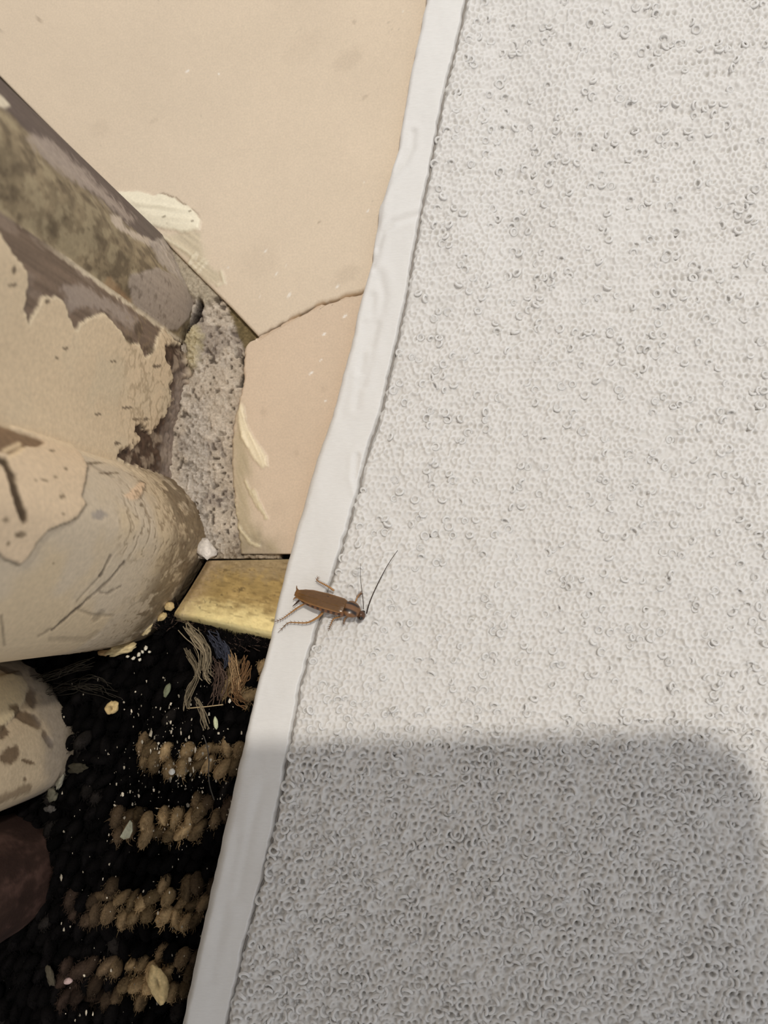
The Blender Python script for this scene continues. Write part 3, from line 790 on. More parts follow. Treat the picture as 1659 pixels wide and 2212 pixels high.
# loose frayed yarns under the strip
def yarn(pxl, z, nstr, spread, rad, colr, bag):
    base = P(*np.array(pxl, float).T, z); base = resample(chaikin(base, 2), n=26)
    pp = []; cl = []
    for k in range(nstr):
        off = RNG.normal(0, spread, 3); wob = np.stack([fbm(np.linspace(0, 3, 26) + 9 * k, np.full(26, k * 3.3), 700 + q, 2) - .5 for q in range(3)], 1) * spread * 4
        a0 = RNG.integers(0, 5); pth = base + off + wob; pth[:, 2] = np.maximum(pth[:, 2], -1.5)
        pp.append(resample(pth[a0:26 - RNG.integers(0, 5)], n=20)); cl.append(colr * (.55 + .8 * RNG.random()))
    V, F = tubes(np.array(pp), rad, 4); bag.add(V, F, np.repeat(np.array(cl), 80, 0))
bag = Bag()
YG = lin(150, 136, 112)
yarn([(402, 1352), (420, 1380), (438, 1400), (446, 1425), (440, 1455), (452, 1470)], [.6, .9, 1.0, .8, .5, .2], 34, .45, .09, YG, bag)
yarn([(402, 1398), (412, 1420), (430, 1450), (415, 1480), (402, 1510), (408, 1535)], .4, 16, .35, .08, YG * .6, bag)
yarn([(425, 1505), (440, 1545), (448, 1575)], .3, 14, .25, .09, YG * .65, bag)
yarn([(500, 1410), (505, 1440), (515, 1475), (512, 1500)], .5, 22, .4, .09, lin(170, 140, 104), bag)
yarn([(535, 1425), (520, 1465), (500, 1500), (530, 1520)], .4, 24, .5, .09, lin(132, 100, 70) * .8, bag)
yarn([(455, 1375), (470, 1395), (482, 1420)], .5, 24, .4, .10, lin(74, 76, 88) * .8, bag)
yarn([(478, 1380), (492, 1410), (490, 1440)], .5, 16, .3, .10, lin(70, 72, 84) * .8, bag)
yarn([(470, 1430), (480, 1470), (470, 1510)], .3, 26, .6, .09, BRN, bag)
yarn([(80, 1470), (140, 1450), (200, 1430)], .3, 14, .5, .06, lin(84, 78, 68) * .7, bag)
yarn([(100, 1500), (180, 1480), (240, 1500)], .0, 14, .8, .05, lin(84, 78, 68) * .5, bag)
tag(child('frayed_yarn', bag.mesh('frayed_yarn'), M['carpet'], carpet), 'loose grey and brown yarn ends below the brass strip')

# ------------------------------------------------------------------ towel
EDGE = [(968, -300), (925, -60), (918, 0), (898, 90), (880, 170), (870, 240), (858, 320), (836, 390), (818, 440), (811, 490), (802, 560), (786, 610), (775, 650), (757, 730), (740, 800), (722, 870),
        (700, 935), (678, 1000), (660, 1062), (642, 1125), (624, 1185), (610, 1240), (598, 1292), (585, 1350), (572, 1410), (556, 1465), (540, 1525), (526, 1590), (510, 1660),
        (492, 1740), (476, 1810), (460, 1885), (445, 1950), (430, 2015), (412, 2100), (390, 2212), (372, 2300), (300, 2700)]
SEAM = [(1062, -300), (1018, -60), (1005, 0), (990, 70), (975, 130), (958, 200), (946, 260), (934, 320), (925, 375), (914, 425), (905, 470), (897, 520), (888, 570), (875, 640), (864, 700), (850, 760),
        (838, 815), (828, 865), (812, 920), (798, 960), (780, 1020), (776, 1050), (766, 1085), (748, 1145), (733, 1195), (718, 1240), (702, 1290), (690, 1335), (674, 1385), (658, 1435), (648, 1480),
        (638, 1530), (628, 1590), (618, 1650), (608, 1715), (596, 1775), (583, 1840), (570, 1900), (552, 1970), (536, 2035), (520, 2110), (497, 2212), (480, 2300), (406, 2700)]
EDGE = np.array(EDGE, float); SEAM = np.array(SEAM, float)
def lift(X, Y):
    l = 3.2 * sstep(1450, 2300, Y)
    l = l + 0.9 * (fbm(X / 260, Y / 330, 800, 2) - .5) + .5 * (fbm(X / 90, Y / 110, 801, 2) - .5)
    l = l - 1.0 * np.exp(-((X - (1115 + .02 * (Y - 300))) / 60) ** 2) * sstep(900, 500, Y)
    l = l - .5 * np.exp(-((X - 1130) / 50) ** 2 - ((Y - 1130) / 120) ** 2)
    return l
towel = empty('towel', (P(1150, 1100)[0], P(1150, 1100)[1], 0.3))
tag(towel, 'white terry towel with a flat stitched hem covering the right side', 'towel')
# hem band
ty = np.r_[np.linspace(-300, -12, 40), np.linspace(-9, 2224, 860), np.linspace(2230, 2700, 70)]
el = np.interp(ty, EDGE[:, 1], EDGE[:, 0]) + (fbm(ty / 30, ty * 0, 811, 2) - .5) * 4
sl = np.interp(ty, SEAM[:, 1], SEAM[:, 0]) + (fbm(ty / 22, ty * 0, 812, 3) - .5) * 6
s_ = np.r_[np.linspace(0, .18, 10) ** 1.0, np.linspace(.2, .86, 24), np.linspace(.875, 1.0, 14)]
Xp = el[:, None] + (sl - el)[:, None] * s_[None]; Yp = np.broadcast_to(ty[:, None], Xp.shape)
Sg = np.broadcast_to(s_[None], Xp.shape)
prof = .5 + 2.3 * np.sqrt(np.clip(1 - (1 - np.clip(Sg / .16, 0, 1)) ** 2, 0, 1)) - 1.5 * sstep(.94, .995, Sg) ** 1.5
z = prof + lift(Xp, Yp) * sstep(0, .25, Sg) + .25 * (fbm(Xp / 40, Yp / 90, 813, 3) - .5)
for ln, dep, w in (([(893, 285), (890, 320), (872, 355), (845, 385), (825, 425), (818, 480), (812, 530)], .55, 7), ([(908, 462), (880, 470), (850, 480), (828, 502), (816, 540), (806, 575)], .6, 7),
                   ([(820, 590), (830, 640), (815, 700), (800, 745)], .4, 9), ([(806, 640), (802, 690), (796, 730), (780, 800)], .4, 8), ([(812, 700), (800, 780), (785, 830)], .35, 8),
                   ([(790, 700), (782, 780), (770, 880)], .3, 8), ([(772, 985), (768, 1030), (775, 1060)], .5, 6), ([(568, 1700), (545, 1800), (520, 1930)], .25, 10), ([(520, 1800), (495, 1950), (470, 2100)], .2, 10)):
    dd = ldist(ln, Xp, Yp); z -= dep * .6 * np.exp(-(dd / w) ** 2); z += dep * .25 * np.exp(-((dd - w * 2) / (w * 1.3)) ** 2)
V = P(Xp, Yp, 2.6); V[..., 2] = z
vv, ff, cc = solid_grid(V, .3, None)
child('hem', make_mesh('hem', vv, ff), M['hem'], towel)
# terry loops, row by row: most are matted into the cloth's relief, the rest stand free
def ground(X, Y, fromseam):
    return 2.25 + lift(X, Y) - .9 * (1 - sstep(0, 12, fromseam))
a0 = P(380, -300, 2.6); a1 = P(2000, 2700, 2.6)
dx, dy = .98, 1.18
rows = np.arange(a0[1], a1[1], -dy); cols_ = np.arange(a0[0], a1[0], dx)
GX, GY = np.meshgrid(cols_, rows)
GX = GX + (np.arange(len(rows)) % 2)[:, None] * dx * .5 + RNG.normal(0, .15, GX.shape)
GY = GY + RNG.normal(0, .2, GY.shape) - .03 * (GX - a0[0]) + .6 * (fbm(GX / 9, GY / 9, 820, 2) - .5)
cx, cy = GX.ravel(), GY.ravel()
px, py = proj(np.c_[cx, cy, np.full(len(cx), 3.2)])
so = np.interp(py, SEAM[:, 1], SEAM[:, 0])
k = (px > so + 5) & (px < 1990) & (py > -295) & (py < 2695)
cx, cy, px, py, so = cx[k], cy[k], px[k], py[k], so[k]
N = len(cx)
sc = 1 + .20 * sstep(1400, 1750, py)
clump = fbm(cx / 7, cy / 7, 830, 3)
r = RNG.uniform(.44, .66, N) * sc
yr = RNG.uniform(.20, .27, N) * sc
ang = np.where(RNG.random(N) < .55, RNG.normal(.35, .5, N), RNG.uniform(0, np.pi, N)) + (clump - .5) * 2.5
tilt = np.abs(RNG.normal(.35, .22, N))                       # how far one side of the loop stands up
asp = RNG.uniform(.62, 1.0, N)
rise = RNG.uniform(0, .22, N) + .30 * (clump - .5) + .12 * (sc - 1) / .2 * RNG.random(N)
pitch = .13
nx_ = int((a1[0] - a0[0]) / pitch) + 40; ny_ = int((a0[1] - a1[1]) / pitch) + 40
HF = np.zeros((ny_, nx_), np.float32)
Wn = 9
oy, ox = np.mgrid[-Wn:Wn + 1, -Wn:Wn + 1]
for q in range(N):
    ix = int((cx[q] - a0[0]) / pitch) + 20; iy = int((a0[1] - cy[q]) / pitch) + 20
    if ix < Wn or iy < Wn or ix >= nx_ - Wn or iy >= ny_ - Wn: continue
    X_ = (ix - 20 + ox) * pitch + a0[0] - cx[q]; Y_ = a0[1] - (iy - 20 + oy) * pitch - cy[q]
    c_, s1 = math.cos(ang[q]), math.sin(ang[q])
    U_ = X_ * c_ + Y_ * s1; V_ = (-X_ * s1 + Y_ * c_) / asp[q]
    dd = np.abs(np.hypot(U_, V_) - r[q])
    h = np.sqrt(np.clip(yr[q] ** 2 - dd ** 2, 0, None)) * .9 + np.where(dd < yr[q], rise[q] + tilt[q] * V_ * .55, 0)
    sl_ = HF[iy - Wn:iy + Wn + 1, ix - Wn:ix + Wn + 1]; np.maximum(sl_, h, out=sl_)
# rows of little gaps where the ground weave shows
for q in range(420):
    x_, y_ = RNG.uniform(a0[0], a1[0]), RNG.uniform(a1[1], a0[1])
    for m_ in range(RNG.integers(3, 8)):
        ix = int((x_ + m_ * 1.18 - a0[0]) / pitch) + 20; iy = int((a0[1] - y_ + .03 * m_ * 1.18) / pitch) + 20 + RNG.integers(-1, 2)
        if ix < 6 or iy < 6 or ix >= nx_ - 6 or iy >= ny_ - 6: continue
        HF[iy - 5:iy + 6, ix - 5:ix + 6] -= .85 * RNG.uniform(.5, 1) * np.exp(-((ox[4:15, 4:15] * pitch / .22) ** 2 + (oy[4:15, 4:15] * pitch / .26) ** 2))
HF = (HF + .5 * (np.roll(HF, 1, 0) + np.roll(HF, -1, 0)) + .5 * (np.roll(HF, 1, 1) + np.roll(HF, -1, 1))) / 3
def relief(x, y):
    fx = np.clip((x - a0[0]) / pitch + 20, 0, nx_ - 2); fy = np.clip((a0[1] - y) / pitch + 20, 0, ny_ - 2)
    ix = fx.astype(int); iy = fy.astype(int); fx = fx - ix; fy = fy - iy
    return (HF[iy, ix] * (1 - fx) + HF[iy, ix + 1] * fx) * (1 - fy) + (HF[iy + 1, ix] * (1 - fx) + HF[iy + 1, ix + 1] * fx) * fy
ty2 = np.r_[np.linspace(-300, -15, 60), np.linspace(-12, 2224, 930), np.linspace(2229, 2700, 100)]
sl2 = np.interp(ty2, SEAM[:, 1], SEAM[:, 0])
sv = np.linspace(0, 1, 480)
Xp = np.concatenate([sl2[:, None] - 3 + (1672 - sl2)[:, None] * sv[None], np.broadcast_to(np.linspace(1676, 2000, 60)[None], (len(ty2), 60))], 1); Yp = np.broadcast_to(ty2[:, None], Xp.shape)
V = P(Xp, Yp, 2.6); V[..., 2] = ground(Xp, Yp, Xp - sl2[:, None]) + relief(V[..., 0], V[..., 1]) * (1.35 + .35 * sstep(1450, 1700, Yp))
vv, ff, cc = solid_grid(V, .3, None)
child('terry_field', make_mesh('terry_field', vv, ff), M['terry'], towel)
k = RNG.random(N) < (.10 + .22 * sstep(1450, 1700, py)); n_ = int(k.sum())
an, rr_, zb = ang[k], r[k], ground(px[k], py[k], px[k] - so[k]) + rise[k]
lean = np.clip(RNG.normal(1.05, .25, n_), .5, 1.45)
e1 = np.c_[np.cos(an), np.sin(an), np.zeros(n_)]
e2 = np.c_[-np.sin(an), np.cos(an), np.zeros(n_)] * (np.where(RNG.random(n_) < .5, 1, -1) * np.sin(lean))[:, None]; e2[:, 2] = np.cos(lean)
K = 12; th_ = np.arange(K) * 2 * np.pi / K
cen = np.c_[cx[k], cy[k], zb + rr_ * np.cos(lean) * .45 + .12 + .12 * sstep(1450, 1700, py[k])]
paths = cen[:, None] + (rr_[:, None] * np.cos(th_))[..., None] * e1[:, None] + (rr_[:, None] * np.sin(th_))[..., None] * e2[:, None]
V, F = tubes(paths, (yr[k] * .92)[:, None], 6, closed=True)
ob = child('terry_loops', make_mesh('terry_loops', V, F), M['terry'], towel); ob['kind'] = 'stuff'
# seam thread in the groove
sp = np.c_[SEAM[:, 0], SEAM[:, 1]]; sp = resample(sp, n=700); sp[:, 0] += (fbm(sp[:, 1] / 22, sp[:, 1] * 0, 812, 3) - .5) * 6 + 1.0
pz = 1.55 + lift(sp[:, 0], sp[:, 1]); q = P(sp[:, 0], sp[:, 1], 2.6); q[:, 2] = pz + .12 * np.sin(np.arange(700) * 1.2)
V, F = tubes(q[None], .16, 5, caps=True)
child('seam_stitching', make_mesh('seam_stitching', V, F), M['thread'], towel)

# ------------------------------------------------------------------ cockroach
ZT = 4.0 + float(lift(np.array([715.]), np.array([1305.]))[0])          # top of the towel under it
tail = P(643, 1284, ZT + 1.5); head = P(772, 1322, ZT + 1.5)
ax = head - tail; LB = np.linalg.norm(ax); ax /= LB
roll = math.radians(34)
latw = np.cross([0, 0, 1], ax); latw /= np.linalg.norm(latw)       # image-up side
dors = np.cross(ax, latw)
lat = latw * math.cos(roll) - dors * math.sin(roll); dors = latw * math.sin(roll) + dors * math.cos(roll)
def RB(x, y, z): return tail + np.multiply.outer(x, ax) * 1.0 + np.multiply.outer(y, lat) + np.multiply.outer(z, dors)
roach = empty('cockroach', (P(710, 1303, ZT)[0], P(710, 1303, ZT)[1], ZT))
tag(roach, 'brown cockroach resting on the white towel hem', 'cockroach')
xb = np.array([-.1, .25, .8, 1.8, 3.2, 5.0, 6.8, 8.2, 9.2, 9.9, 10.4]) / 10.4 * LB
wb = np.array([.15, .65, 1.0, 1.35, 1.6, 1.7, 1.65, 1.5, 1.2, .8, .3])
hb = np.array([.12, .4, .65, .9, 1.05, 1.12, 1.1, 1.0, .85, .6, .3])
def loft(xc, w, h, zc, ns=18):
    th = np.arange(ns) * 2 * np.pi / ns
    V = np.array([RB(np.full(ns, xc[i]), w[i] * np.cos(th), zc[i] + h[i] * np.sin(th)) for i in range(len(xc))]).reshape(-1, 3)
    i = np.arange(len(xc) - 1)[:, None] * ns; j = np.arange(ns)[None]
    f = np.stack([i + j, i + (j + 1) % ns, i + ns + (j + 1) % ns, i + ns + j], -1).reshape(-1, 4)
    return V, [f, np.arange(ns)[None, ::-1], ((len(xc) - 1) * ns + np.arange(ns))[None]]
xf = np.linspace(xb[0], xb[-1], 40)
body = Bag()
V, F = loft(xf, np.interp(xf, xb, wb), np.interp(xf, xb, hb), np.full(40, -.15)); body.add(V, F, (0, 0, 0))
# head hangs down in front of the pronotum
HC = P(780, 1330, ZT + 1.1)
iv3, if3 = ICO[3]
V = HC + (iv3[:, :1] * .72) * ax + (iv3[:, 1:2] * .85) * lat + (iv3[:, 2:3] * .95) * dors
body.add(V, if3, (0, 0, 0))
V = HC + np.array([0, 0, -.3]) + .6 * (P(777, 1338, ZT + .6) - P(777, 1330, ZT + .6)) + iv3 * .38; body.add(V, if3, (0, 0, 0))
EYES = [HC + .15 * ax - .66 * lat + .25 * dors, HC + .15 * ax + .66 * lat + .25 * dors]
for e in EYES:
    body.add(e + iv3 * np.array([.34, .30, .38]), if3, (0, 0, 0))
LEGS = [  # (px,py,height above towel, radius)
    [(668, 1300, .9, .26), (648, 1309, .75, .24), (626, 1325, .75, .17), (610, 1337, .3, .11), (600, 1341, .15, .09), (593, 1343, .12, .07)],
    [(706, 1312, .7, .30), (692, 1330, .85, .30), (680, 1338, .85, .26), (664, 1346, .75, .20), (640, 1345, .5, .17), (622, 1344, .25, .14), (610, 1357, .15, .10), (600, 1367, .12, .07)],
    [(757, 1322, .7, .28), (742, 1330, .85, .26), (728, 1334, .8, .2), (719, 1337, .65, .16), (714, 1350, .35, .11), (711, 1357, .15, .08), (710, 1364, .12, .06)],
    [(766, 1322, .7, .24), (757, 1329, .8, .22), (745, 1335, .55, .14), (743, 1344, .25, .10), (742, 1350, .12, .07)],
    [(722, 1276, .8, .26), (711, 1268, .9, .24), (700, 1262, .85, .18), (688, 1256, .55, .14), (683, 1253, .4, .10), (686, 1248, .3, .08), (690, 1245, .2, .06)],
    [(768, 1300, .8, .2), (772, 1290, .85, .15), (776, 1284, .7, .10), (782, 1280, .5, .07)],
]
spines = []
for lg in LEGS:
    a = np.array(lg); q = P(a[:, 0], a[:, 1], ZT + a[:, 2]); q = np.c_[q, a[:, 3]]
    q = resample(chaikin(q, 1), n=30)
    V, F = tubes(q[None, :, :3], q[None, :, 3] * .72, 8, caps=True); body.add(V, F, (0, 0, 0))
    for kk in range(10, 27, 2):
        for sgn in (-1, 1):
            b = q[kk, :3]; dirn = q[min(kk + 1, 29), :3] - b; dirn /= np.linalg.norm(dirn) + 1e-9
            sd = np.cross(dirn, [0, 0, 1]) * sgn
            spines.append([b, b + (dirn * .5 + sd * .55) * .33, b + (dirn * .6 + sd * .6) * .62])
tmp = bpy.data.objects.new('tmp_body', bpy.data.meshes.new('tmp_body'))
allV = np.vstack(body.V) - tail
me = bpy.data.meshes.new('rb'); faces = [list(map(int, r_)) for f in body.F for r_ in f]
me.from_pydata(allV.tolist(), [], faces); me.update()
tmp.data = me; COL.objects.link(tmp)
md = tmp.modifiers.new('remesh', 'REMESH'); md.mode = 'VOXEL'; md.voxel_size = 0.055; md.use_smooth_shade = True
dg = bpy.context.evaluated_depsgraph_get(); ev = tmp.evaluated_get(dg)
me2 = bpy.data.meshes.new_from_object(ev)
nvt = len(me2.vertices); co = np.empty(nvt * 3, np.float32); me2.vertices.foreach_get('co', co); co = co.reshape(-1, 3) + tail
fc = np.array([list(p.vertices) for p in me2.polygons if len(p.vertices) == 4]); f3 = [list(p.vertices) for p in me2.polygons if len(p.vertices) == 3]
bpy.data.objects.remove(tmp, do_unlink=True)
lx = (co - tail) @ ax; ly = (co - tail) @ lat; lz = (co - tail) @ dors
inb = (np.abs(ly) / (np.interp(lx, xb, wb) * 1.08 + .02)) ** 2 + ((lz + .15) / (np.interp(lx, xb, hb) * 1.12 + .02)) ** 2 < 1
seg = .5 + .5 * np.cos(lx / .95 * 2 * np.pi)
colr = np.where(inb[:, None], lin(124, 82, 50) * (0.3 + .8 * sstep(.35, .65, seg))[:, None], lin(168, 122, 70))
dh = np.linalg.norm(co - HC, axis=1); hd = dh < 1.15
colr = np.where(hd[:, None], lin(84, 54, 32), colr)
for e in EYES: colr = np.where((np.linalg.norm(co - e, axis=1) < .42)[:, None], lin(18, 12, 10), colr)
foot = (~inb) & (~hd); colr = np.where(foot[:, None], lin(168, 122, 70) * (.35 + .65 * sstep(.15, .55, co[:, 2] - ZT))[:, None], colr)
child('body', make_mesh('body', co, [fc] + ([np.array(f3)] if f3 else []), colr), M['roach'], roach)
# spines on the shins
V, F = tubes(np.array(spines), np.array([[.05, .035, .012]]), 4)
ob = child('leg_spines', make_mesh('leg_spines', V, F, np.broadcast_to(lin(110, 72, 38), V.shape)), M['roach'], roach); ob['kind'] = 'stuff'
# wings: two overlapping leathery covers
for sgn, rise in ((1, .0), (-1, .09)):
    nx, na = 60, 26
    xw = np.linspace(-.45, LB * .80, nx)
    tt = np.linspace(0, 1, na)
    hw = np.interp(xw, [-.45, -.3, .1, 1.0, 2.5, 5, 8, LB * .8], [.25, .55, .85, 1.2, 1.5, 1.62, 1.55, 1.25])
    over = np.interp(xw, [-.5, 2, 7, LB * .8], [.55, .8, .5, .05])
    yy = -over[:, None] + (hw + over)[:, None] * tt[None]
    zz = (.98 + rise * (tt[None] < .5)) * np.sqrt(np.clip(1 - .72 * (np.clip(yy, -.2, None) / (hw[:, None] * 1.03)) ** 2, .02, 1)) * np.interp(xw, [-.5, 0, 1.5, 4, 8, LB], [.42, .55, .78, .95, 1.0, .95])[:, None] - .05
    zz = zz + rise + .02 * np.sin(yy * 22 + xw[:, None] * .6)
    top_ = RB(np.repeat(xw, na), (sgn * yy).ravel(), zz.ravel()).reshape(nx, na, 3)
    lowr = top_ - dors * .07
    V = np.vstack([top_.reshape(-1, 3), lowr.reshape(-1, 3)]); g = grid_faces(nx, na); n0 = nx * na
    per = np.r_[np.arange(na), np.arange(1, nx) * na + na - 1, (nx - 1) * na + np.arange(na - 2, -1, -1), np.arange(nx - 2, 0, -1) * na]; kk = np.arange(len(per))
    sd = np.stack([per, per[(kk + 1) % len(per)], per[(kk + 1) % len(per)] + n0, per + n0], 1)
    if sgn > 0: F = [g, g[:, ::-1] + n0, sd[:, ::-1]]
    else: F = [g[:, ::-1], g + n0, sd]
    vein = .5 + .5 * np.sin(yy * 26 + xw[:, None] * .9)
    cw = lin(99, 66, 25) * (.75 + .5 * vein)[..., None]
    cw = lerp(cw, lin(150, 106, 62), sstep(.86, .98, np.broadcast_to(tt[None], yy.shape)) * .8)
    cw = lerp(cw, lin(150, 104, 56), np.broadcast_to((1 - sstep(-.4, 1.0, xw))[:, None], yy.shape) * .5)
    child('wing', make_mesh('wing', V, F, np.vstack([cw.reshape(-1, 3)] * 2)), M['wing'], roach)
# pronotum shield with two dark bands
nx, na = 30, 30
gu, gv = np.meshgrid(np.linspace(-1, 1, na), np.linspace(-1, 1, nx))
rr = np.maximum(np.abs(gu), np.abs(gv)); nrm2 = np.hypot(gu, gv) + 1e-9; du, dv = gu / nrm2 * rr, gv / nrm2 * rr
xs_ = LB * .915 + dv * 1.5; ys_ = du * 1.58 * (1 - .16 * dv); zs_ = 1.02 * np.sqrt(np.clip(1 - .86 * rr ** 2, 0, 1)) - .02 - .34 * dv
top_ = RB(xs_.ravel(), ys_.ravel(), zs_.ravel()); low_ = top_ - dors * .1
g = grid_faces(nx, na); n0 = nx * na
per = np.r_[np.arange(na), np.arange(1, nx) * na + na - 1, (nx - 1) * na + np.arange(na - 2, -1, -1), np.arange(nx - 2, 0, -1) * na]; kk = np.arange(len(per))
sd = np.stack([per, per[(kk + 1) % len(per)], per[(kk + 1) % len(per)] + n0, per + n0], 1)
cp = np.broadcast_to(lin(122, 86, 54), (nx, na, 3)).copy()
stripe = np.exp(-((np.abs(ys_) - .72) / .30) ** 4) * sstep(-.98, -.7, dv) * (1 - sstep(.55, .8, dv)); cp = lerp(cp, lin(34, 20, 14), stripe)
child('pronotum', make_mesh('pronotum', np.vstack([top_, low_]), [g[:, ::-1], g + n0, sd], np.vstack([cp.reshape(-1, 3)] * 2)), M['wing'], roach)
# antennae and cerci
for lineA, rad in (([(792, 1325, .9), (795, 1312, 1.6), (800, 1297, 2.6), (808, 1278, 3.5), (819, 1255, 4.2), (833, 1228, 4.4), (846, 1207, 4.0), (859, 1189, 3.4)], .115),
                   ([(785, 1316, 1.2), (785, 1305, 2.0), (783, 1285, 3.0), (780, 1262, 3.6), (778, 1240, 3.4), (779, 1217, 2.8)], .075)):
    a = np.array(lineA, float); q = P(a[:, 0], a[:, 1], ZT + a[:, 2]); q = resample(chaikin(q, 2), n=90)
    rd = np.linspace(1, .42, 90) * rad * (1 + .12 * np.sin(np.arange(90) * 2.2))
    V, F = tubes(q[None], rd[None], 6, caps=True)
    child('antenna', make_mesh('antenna', V, F, np.broadcast_to(lin(58, 42, 30), V.shape)), M['roach'], roach)
for lineA, c_ in (([(646, 1297, .9), (640, 1303, .8), (632, 1310, .6)], lin(60, 36, 20)), ([(644, 1276, 1.3), (641, 1271, 1.3), (641, 1265, 1.2)], lin(120, 84, 48)), ([(642, 1290, .8), (636, 1292, .7), (633, 1296, .6)], lin(170, 126, 76))):
    a = np.array(lineA, float); q = P(a[:, 0], a[:, 1], ZT + a[:, 2]); q = resample(q, n=14)
    V, F = tubes(q[None], (np.linspace(1, .25, 14) * .2)[None], 7, caps=True)
    child('cercus', make_mesh('cercus', V, F, np.broadcast_to(c_, V.shape)), M['roach'], roach)

# ------------------------------------------------------------------ debris
def crumb(name, px, py, zc, size_px, ang, flat, colr, label, cat, group=None, seed=0, rough=.45, ring=False, sub=3):
    iv, fi = ICO[sub]
    nn = (fbm(iv[:, 0] * 2.2 + seed, iv[:, 1] * 2.2 + iv[:, 2] * 1.7, seed, 3) - .5)
    q = iv * (1 + rough * 1.6 * nn)[:, None]
    rx, ry = size_px[0] / 2 / 12.7, size_px[1] / 2 / 12.7
    if ring:
        rr = np.hypot(q[:, 0], q[:, 1]); q[:, 2] *= .35 + .65 * sstep(.05, .5, rr)
    q = q * [rx, ry, flat]
    c, s = math.cos(ang), math.sin(ang)
    q = np.c_[q[:, 0] * c - q[:, 1] * s, q[:, 0] * s + q[:, 1] * c, q[:, 2]]
    pos = P(px, py, zc)
    cl = colr[None] * (.72 + .6 * (fbm(iv[:, 0] * 4 + seed, iv[:, 1] * 4 + iv[:, 2] * 3, seed + 3, 2))[:, None])
    if ring: cl = lerp(cl, colr * .35, (1 - sstep(.1, .35, np.hypot(iv[:, 0] * 1.2, iv[:, 1] * .55))) * (iv[:, 2] > 0))
    o = link(name, make_mesh(name, q, fi, cl, smooth=sub > 1), M['crumb']); o.location = Vector(pos * S)
    tag(o, label, cat, group); return o
FO = lin(214, 188, 136)
crumb('plaster_chip', 446, 1185, .3, (40, 50), .5, 1.5, lin(226, 216, 204), 'white plaster chip wedged between door casing and brass strip', 'chip', seed=3, rough=.75, sub=2)
crumb('foam_crumb', 242, 1529, 0.0, (36, 28), .6, .8, FO, 'round tan crumb with a dark slit on the black carpet', 'crumb', seed=5, rough=.3, ring=True)
crumb('foam_crumb', 343, 2122, 0.4, (40, 78), .25, 1.2, lin(226, 200, 148), 'large porous yellow crumb at the bottom edge of the carpet', 'crumb', seed=6, rough=.7, ring=True)
crumb('grain', 466, 1562, 0.1, (11, 28), .15, .4, lin(200, 205, 168), 'pale green rice-shaped grain beside the towel hem', 'grain', seed=7, rough=.25)
crumb('grain', 361, 1491, -.2, (13, 34), -.35, .4, lin(120, 124, 100), 'dull grey-green flake lying left of the frayed yarn', 'grain', seed=8, rough=.3)
crumb('white_crumb', 371, 1667, 0.2, (14, 15), .3, .5, lin(240, 236, 226), 'bright white grain on the upper tan stripe', 'crumb', seed=9, rough=.35, sub=2)
crumb('pink_bead', 147, 2119, 0.0, (22, 14), .3, .5, lin(190, 165, 160), 'small pinkish oval bead on the dark lower carpet', 'crumb', seed=10, rough=.2)
crumb('foam_crumb', 366, 1310, .8, (22, 20), .2, .7, FO, 'tan crumb at the corner where casing meets brass', 'crumb', seed=11, rough=.5)
crumb('foam_crumb', 350, 1332, .2, (26, 14), .7, .6, FO * .9, 'small tan crumb just below the casing corner', 'crumb', seed=12, rough=.6)
crumb('foam_crumb', 316, 1360, .0, (36, 18), .75, .7, lin(206, 186, 144), 'pale elongated crumb against the casing foot', 'crumb', seed=13, rough=.7)
crumb('foam_strip', 262, 1402, .1, (74, 24), .22, .8, lin(212, 192, 146), 'long pale foam scrap along the casing foot', 'foam scrap', seed=14, rough=.8)
crumb('foam_strip', 228, 1410, -.2, (40, 14), .1, .5, lin(170, 140, 100), 'brownish foam scrap at the left of the casing foot', 'foam scrap', seed=15, rough=.8)
for k, (a, b, w, h) in enumerate(((300, 1414, 12, 8), (315, 1400, 12, 9), (308, 1408, 9, 6), (288, 1422, 11, 7), (302, 1425, 8, 7), (276, 1418, 9, 6), (323, 1408, 6, 5))):
    crumb('plaster_crumb', a, b, 0.2, (w, h), RNG.uniform(0, 3), .35, lin(228, 220, 200), 'tiny white crumb clustered beside the pale foam scrap', 'crumb', 'white crumbs by the foam scrap', seed=20 + k, rough=.6, sub=2)
crumb('lint_clump', 112, 1716, -.6, (26, 30), .2, .6, lin(96, 92, 78), 'grey lint clump beneath the brown-spotted casing', 'lint', seed=31, rough=.8)
crumb('lint_clump', 130, 1690, -.3, (14, 34), -.4, .5, lin(130, 126, 112), 'pale lint sliver hanging at the spotted casing corner', 'lint', seed=32, rough=.8)
crumb('lint_clump', 108, 1748, -.6, (26, 16), .1, .5, lin(78, 74, 70), 'dim grey lint speck below the lint clump', 'lint', seed=33, rough=.8)
crumb('lint_clump', 168, 1660, -.6, (50, 22), .1, .5, lin(58, 54, 44), 'dark dusty lint right of the spotted casing', 'lint', seed=34, rough=.8)
crumb('lint_clump', 108, 2108, -.4, (16, 44), .4, .5, lin(80, 74, 62), 'faint lint wisp left of the pinkish bead', 'lint', seed=35, rough=.8)
# quarter-round paint flake
fl = np.array([(259, 1808), (272, 1786), (281, 1772), (286, 1777), (287, 1795), (281, 1809), (270, 1812)], float)
tp = P(fl[:, 0], fl[:, 1], .3); tp[:, 2] += np.linspace(0, .5, len(fl)); lw = tp - [0, 0, .25]; n = len(fl)
kk = np.arange(n)
me = make_mesh('paint_flake', np.vstack([tp, lw]), [kk[None, ::-1], (n + kk)[None], np.stack([kk, (kk + 1) % n, n + (kk + 1) % n, n + kk], 1)], np.broadcast_to(lin(196, 196, 172), (2 * n, 3)), smooth=False)
tag(link('paint_flake', me, M['crumb'], origin=tp.mean(0)), 'pale quarter-round paint flake on the dark band of carpet', 'paint flake')
